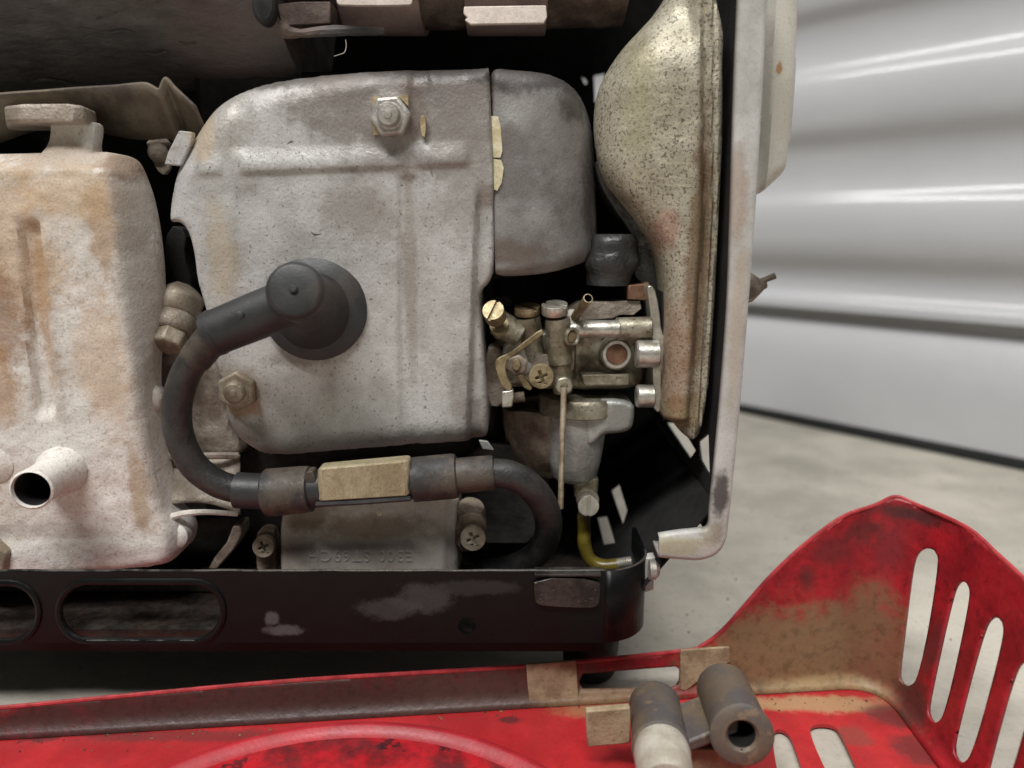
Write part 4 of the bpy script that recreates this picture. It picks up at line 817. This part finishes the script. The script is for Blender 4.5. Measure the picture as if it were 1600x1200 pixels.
# floor of the cover
fp = lambda px, py: PZ(px, py, CT)
near = 60.0
ol = [wall3(topB[0][0], 0) , cor - bdir * tl]
arc_ = [path(s)[0] for s in np.linspace(-tl, tl, 8)]
ol = [path(topB[0][0])[0]] + arc_ + [path(send)[0]] + [np.array([path(send)[0][0], 95, CT]), np.array([path(topB[0][0])[0][0], 95, CT])]
fl_holes = [[fp(x, y) for x, y in chaikin(q, 2)] for q in ([(1262, 1142), (1272, 1131), (1300, 1132), (1312, 1142), (1352, 1230), (1316, 1238), (1300, 1225)], [(1205, 1150), (1214, 1138), (1228, 1142), (1238, 1155), (1262, 1230), (1240, 1236), (1218, 1225)])]
mk('cover_red_floor', (174, 38, 42), (152, 31, 35), 40, 0.36, 0.5, 0.0, 0.08, 500, speck=(140, 60, 56), speck_amt=0.35, speck_scale=260, speck_lo=0.66, bump2=.12, bscale2=50,
   stains_shade=[stw(fp(1280, 1100), 24, 9, (158, 134, 98), .8, 4.5), stw(fp(1400, 1120), 10, 9, (84, 40, 38), .8, 7), stw(fp(1440, 1170), 9, 9, (96, 40, 40), .8, 8), stw(fp(795, 1125), 4, 9, (70, 34, 32), .8, 2), stw(fp(670, 1140), 4, 9, (50, 26, 26), .7, 1.5), stw(fp(60, 1150), 8, 9, (60, 34, 34), .8, 3),
           stw(fp(940, 1110), 16, 9, (150, 110, 78), .75, 4), stw(fp(1080, 1120), 12, 9, (130, 98, 66), .8, 6), stw(fp(300, 1150), 40, 9, (84, 40, 38), .6, 3), stw(fp(1330, 1150), 6, 9, (120, 60, 50), .7, 5)])
b = MB(); b.ext(ol, (0, 0, -1.0), fl_holes); b.build('cover_base', 'cover_red_floor', RED)
# raised ring pressed into the base
cx, cy, R_ = -37.5, 98.6, 69.5
ang = np.linspace(math.radians(3), math.radians(177), 80)
mk('cover_red_ring', (170, 34, 44), (146, 28, 38), 60, 0.4, 0.5, speck=(90, 34, 34), speck_amt=.4, speck_scale=300, speck_lo=.66)
rows = []
for dr, dz in ((3.4, -.3), (2.6, .2), (1.7, 1.2), (.8, 2.0), (0, 2.3), (-.9, 2.1), (-2, 1.2), (-3.2, .4), (-5, .15), (-9, .12), (-14, .1)):
    rows.append([(cx + (R_ + dr) * math.cos(t), cy + (R_ + dr) * math.sin(t), CT + dz + .15) for t in ang])
b = MB(); b.grid(rows); b.v = [(x, max(y, 96), z) for x, y, z in b.v]
mk('cover_red_inner', (176, 26, 36), (96, 28, 32), 70, 0.35, 0.5, speck=(34, 24, 28), speck_amt=.8, speck_scale=120, speck_lo=.58)
b.build('pressed_ring', 'cover_red_ring', RED, angle=60)
rows = [[(cx + (R_ + dr) * math.cos(t), cy + (R_ + dr) * math.sin(t), CT + .55) for t in ang] for dr in (-3.4, -14, -30, -68)]
b = MB(); b.grid(rows); b.v = [(x, max(y, 97), z) for x, y, z in b.v]; b.build('ring_inner_face', 'cover_red_inner', RED)
mk('dusty_tin', (164, 146, 118), (132, 114, 88), 140, .6, .8, .1, .4, 700, speck=(90, 66, 46), speck_amt=.5, speck_scale=600)
mk('grey_plastic', (176, 170, 158), (150, 142, 128), 120, .45, .6)
tz = onB(860, 1041)
o_ = cor - upB * 0; nBu = nB / np.linalg.norm(nB)
if nBu[1] > 0: nBu = -nBu
b = MB(); b.ext([PP(x, y, cor + nBu * 1.4, nB) for x, y in ((822, 1039), (900, 1032), (905, 1102), (828, 1112))], -nBu * .9); b.build('locating_tab', 'dusty_tin', RED, bevel=.25)
b = MB(); b.ext([PP(x, y, cor + nBu * 1.4, nB) for x, y in ((1064, 1016), (1140, 1011), (1142, 1034), (1110, 1050), (1072, 1080), (1063, 1078))], -nBu * .9); b.build('locating_tab', 'dusty_tin', RED, bevel=.25)
# rubber clip with two sleeves
a1, b1 = W(1128, 1072, 166), W(1160, 1150, 141)
mk('clip_rubber', (74, 70, 70), (98, 84, 68), 60, .5, .7, 0, .2, 700, speck=(140, 116, 84), speck_amt=.4, speck_scale=260, speck_lo=.58)
d1 = b1 - a1; L1 = np.linalg.norm(d1)
clip = MB().lathe(a1, d1, [(4, 0), (6.0, .4), (6.5, 1.6), (6.4, L1 * .8), (6.9, L1 - .5), (6.2, L1), (3.6, L1), (3.0, L1 - .8)], 40); clip.f.pop(); clip = clip.build('rubber_clip', 'clip_rubber', RED, angle=45)
MB().lathe(a1, d1, [(3.0, L1 - .8), (2.9, L1 - 14)], 40, cap=False).build('clip_bore', 'shade_black', clip)  # black inner wall paints the shade down the sleeve
u_, v_, w_ = rot_frame(d1); e = b1 + np.array([0, 0, -4.9])
MB().ext([b1 + np.array([-.25, -.35, -3.2]), b1 + np.array([.25, -.35, -3.2]), b1 + np.array([.25, -.1, -7]), b1 + np.array([-.25, -.1, -7])], (0, .5, 0)).build('clip_slit', 'shade_black', clip)
a2, b2_ = W(1022, 1096, 165), W(1040, 1215, 134); d2 = b2_ - a2; L2 = np.linalg.norm(d2)
MB().lathe(a2, d2, [(3, 0), (5.6, .4), (6.3, 1.8), (6.3, L2 * .6), (6.6, L2 * .66), (5.9, L2 * .68)], 40).build('clip_sleeve', 'clip_rubber', clip, angle=45)
MB().lathe(a2, d2, [(5.9, L2 * .5), (6.1, L2 * .72), (6.3, L2 * .75), (6.1, L2 * .8), (5.9, L2 * 1.0), (5, L2 * 1.1)], 40).build('clip_ring', 'grey_plastic', clip, angle=45)
MB().ext([a1 + d1 * .15 + UP * 2, a1 + d1 * .85 + UP * 2, b2_ - d2 * .3, a2 + d2 * .15], (0, 0, -3.5)).build('clip_web', 'clip_rubber', clip, bevel=.8)
p_ = (a2 + b2_) / 2; q_ = (a1 + b1) / 2
MB().box(p_[0] - 2, q_[0] + 2, 148, 158, CT + .1, 12).build('clip_foot', 'dusty_tin', clip, bevel=.5)
b = MB(); b.ext([W(x, y, 152) for x, y in ((915, 1112), (985, 1106), (986, 1162), (918, 1168))], (0, 2, 0)); b.build('clip_tab', 'dusty_tin', clip, bevel=.4)

# ------------------------------------------------------------------ loose grit in the cover and on the floor
b = MB(); gr_ = random.Random(3)
def crumb(p, r):
    V = []
    for d in ((1, 0, 0), (-1, 0, 0), (0, 1, 0), (0, -1, 0), (0, 0, 1), (0, 0, -1)):
        k = r * gr_.uniform(.6, 1.3); V.append((p[0] + d[0] * k, p[1] + d[1] * k, p[2] + d[2] * k * .7))
    b.add(V, [(0, 2, 4), (2, 1, 4), (1, 3, 4), (3, 0, 4), (2, 0, 5), (1, 2, 5), (3, 1, 5), (0, 3, 5)])
for k in range(150):
    x = gr_.uniform(-20, 1380); yb = np.interp(x, [0, 820, 1060, 1380], [1150, 1100, 1088, 1092])
    p = PZ(x, yb + abs(gr_.gauss(4, 16)), CT + .1); crumb(p, gr_.choice((.18, .22, .3, .45)))
for k in range(160):
    p = PZ(gr_.uniform(1040, 1600), gr_.uniform(700, 1000), 0); crumb((p[0], p[1], .1), gr_.choice((.2, .3, .5)))
mk('grit', (120, 96, 66), (52, 42, 34), 300, .8, lo=.45, hi=.55)
o = b.build('grit', 'grit'); o['kind'] = 'stuff'; o['label'] = 'loose brown grit and dirt crumbs'
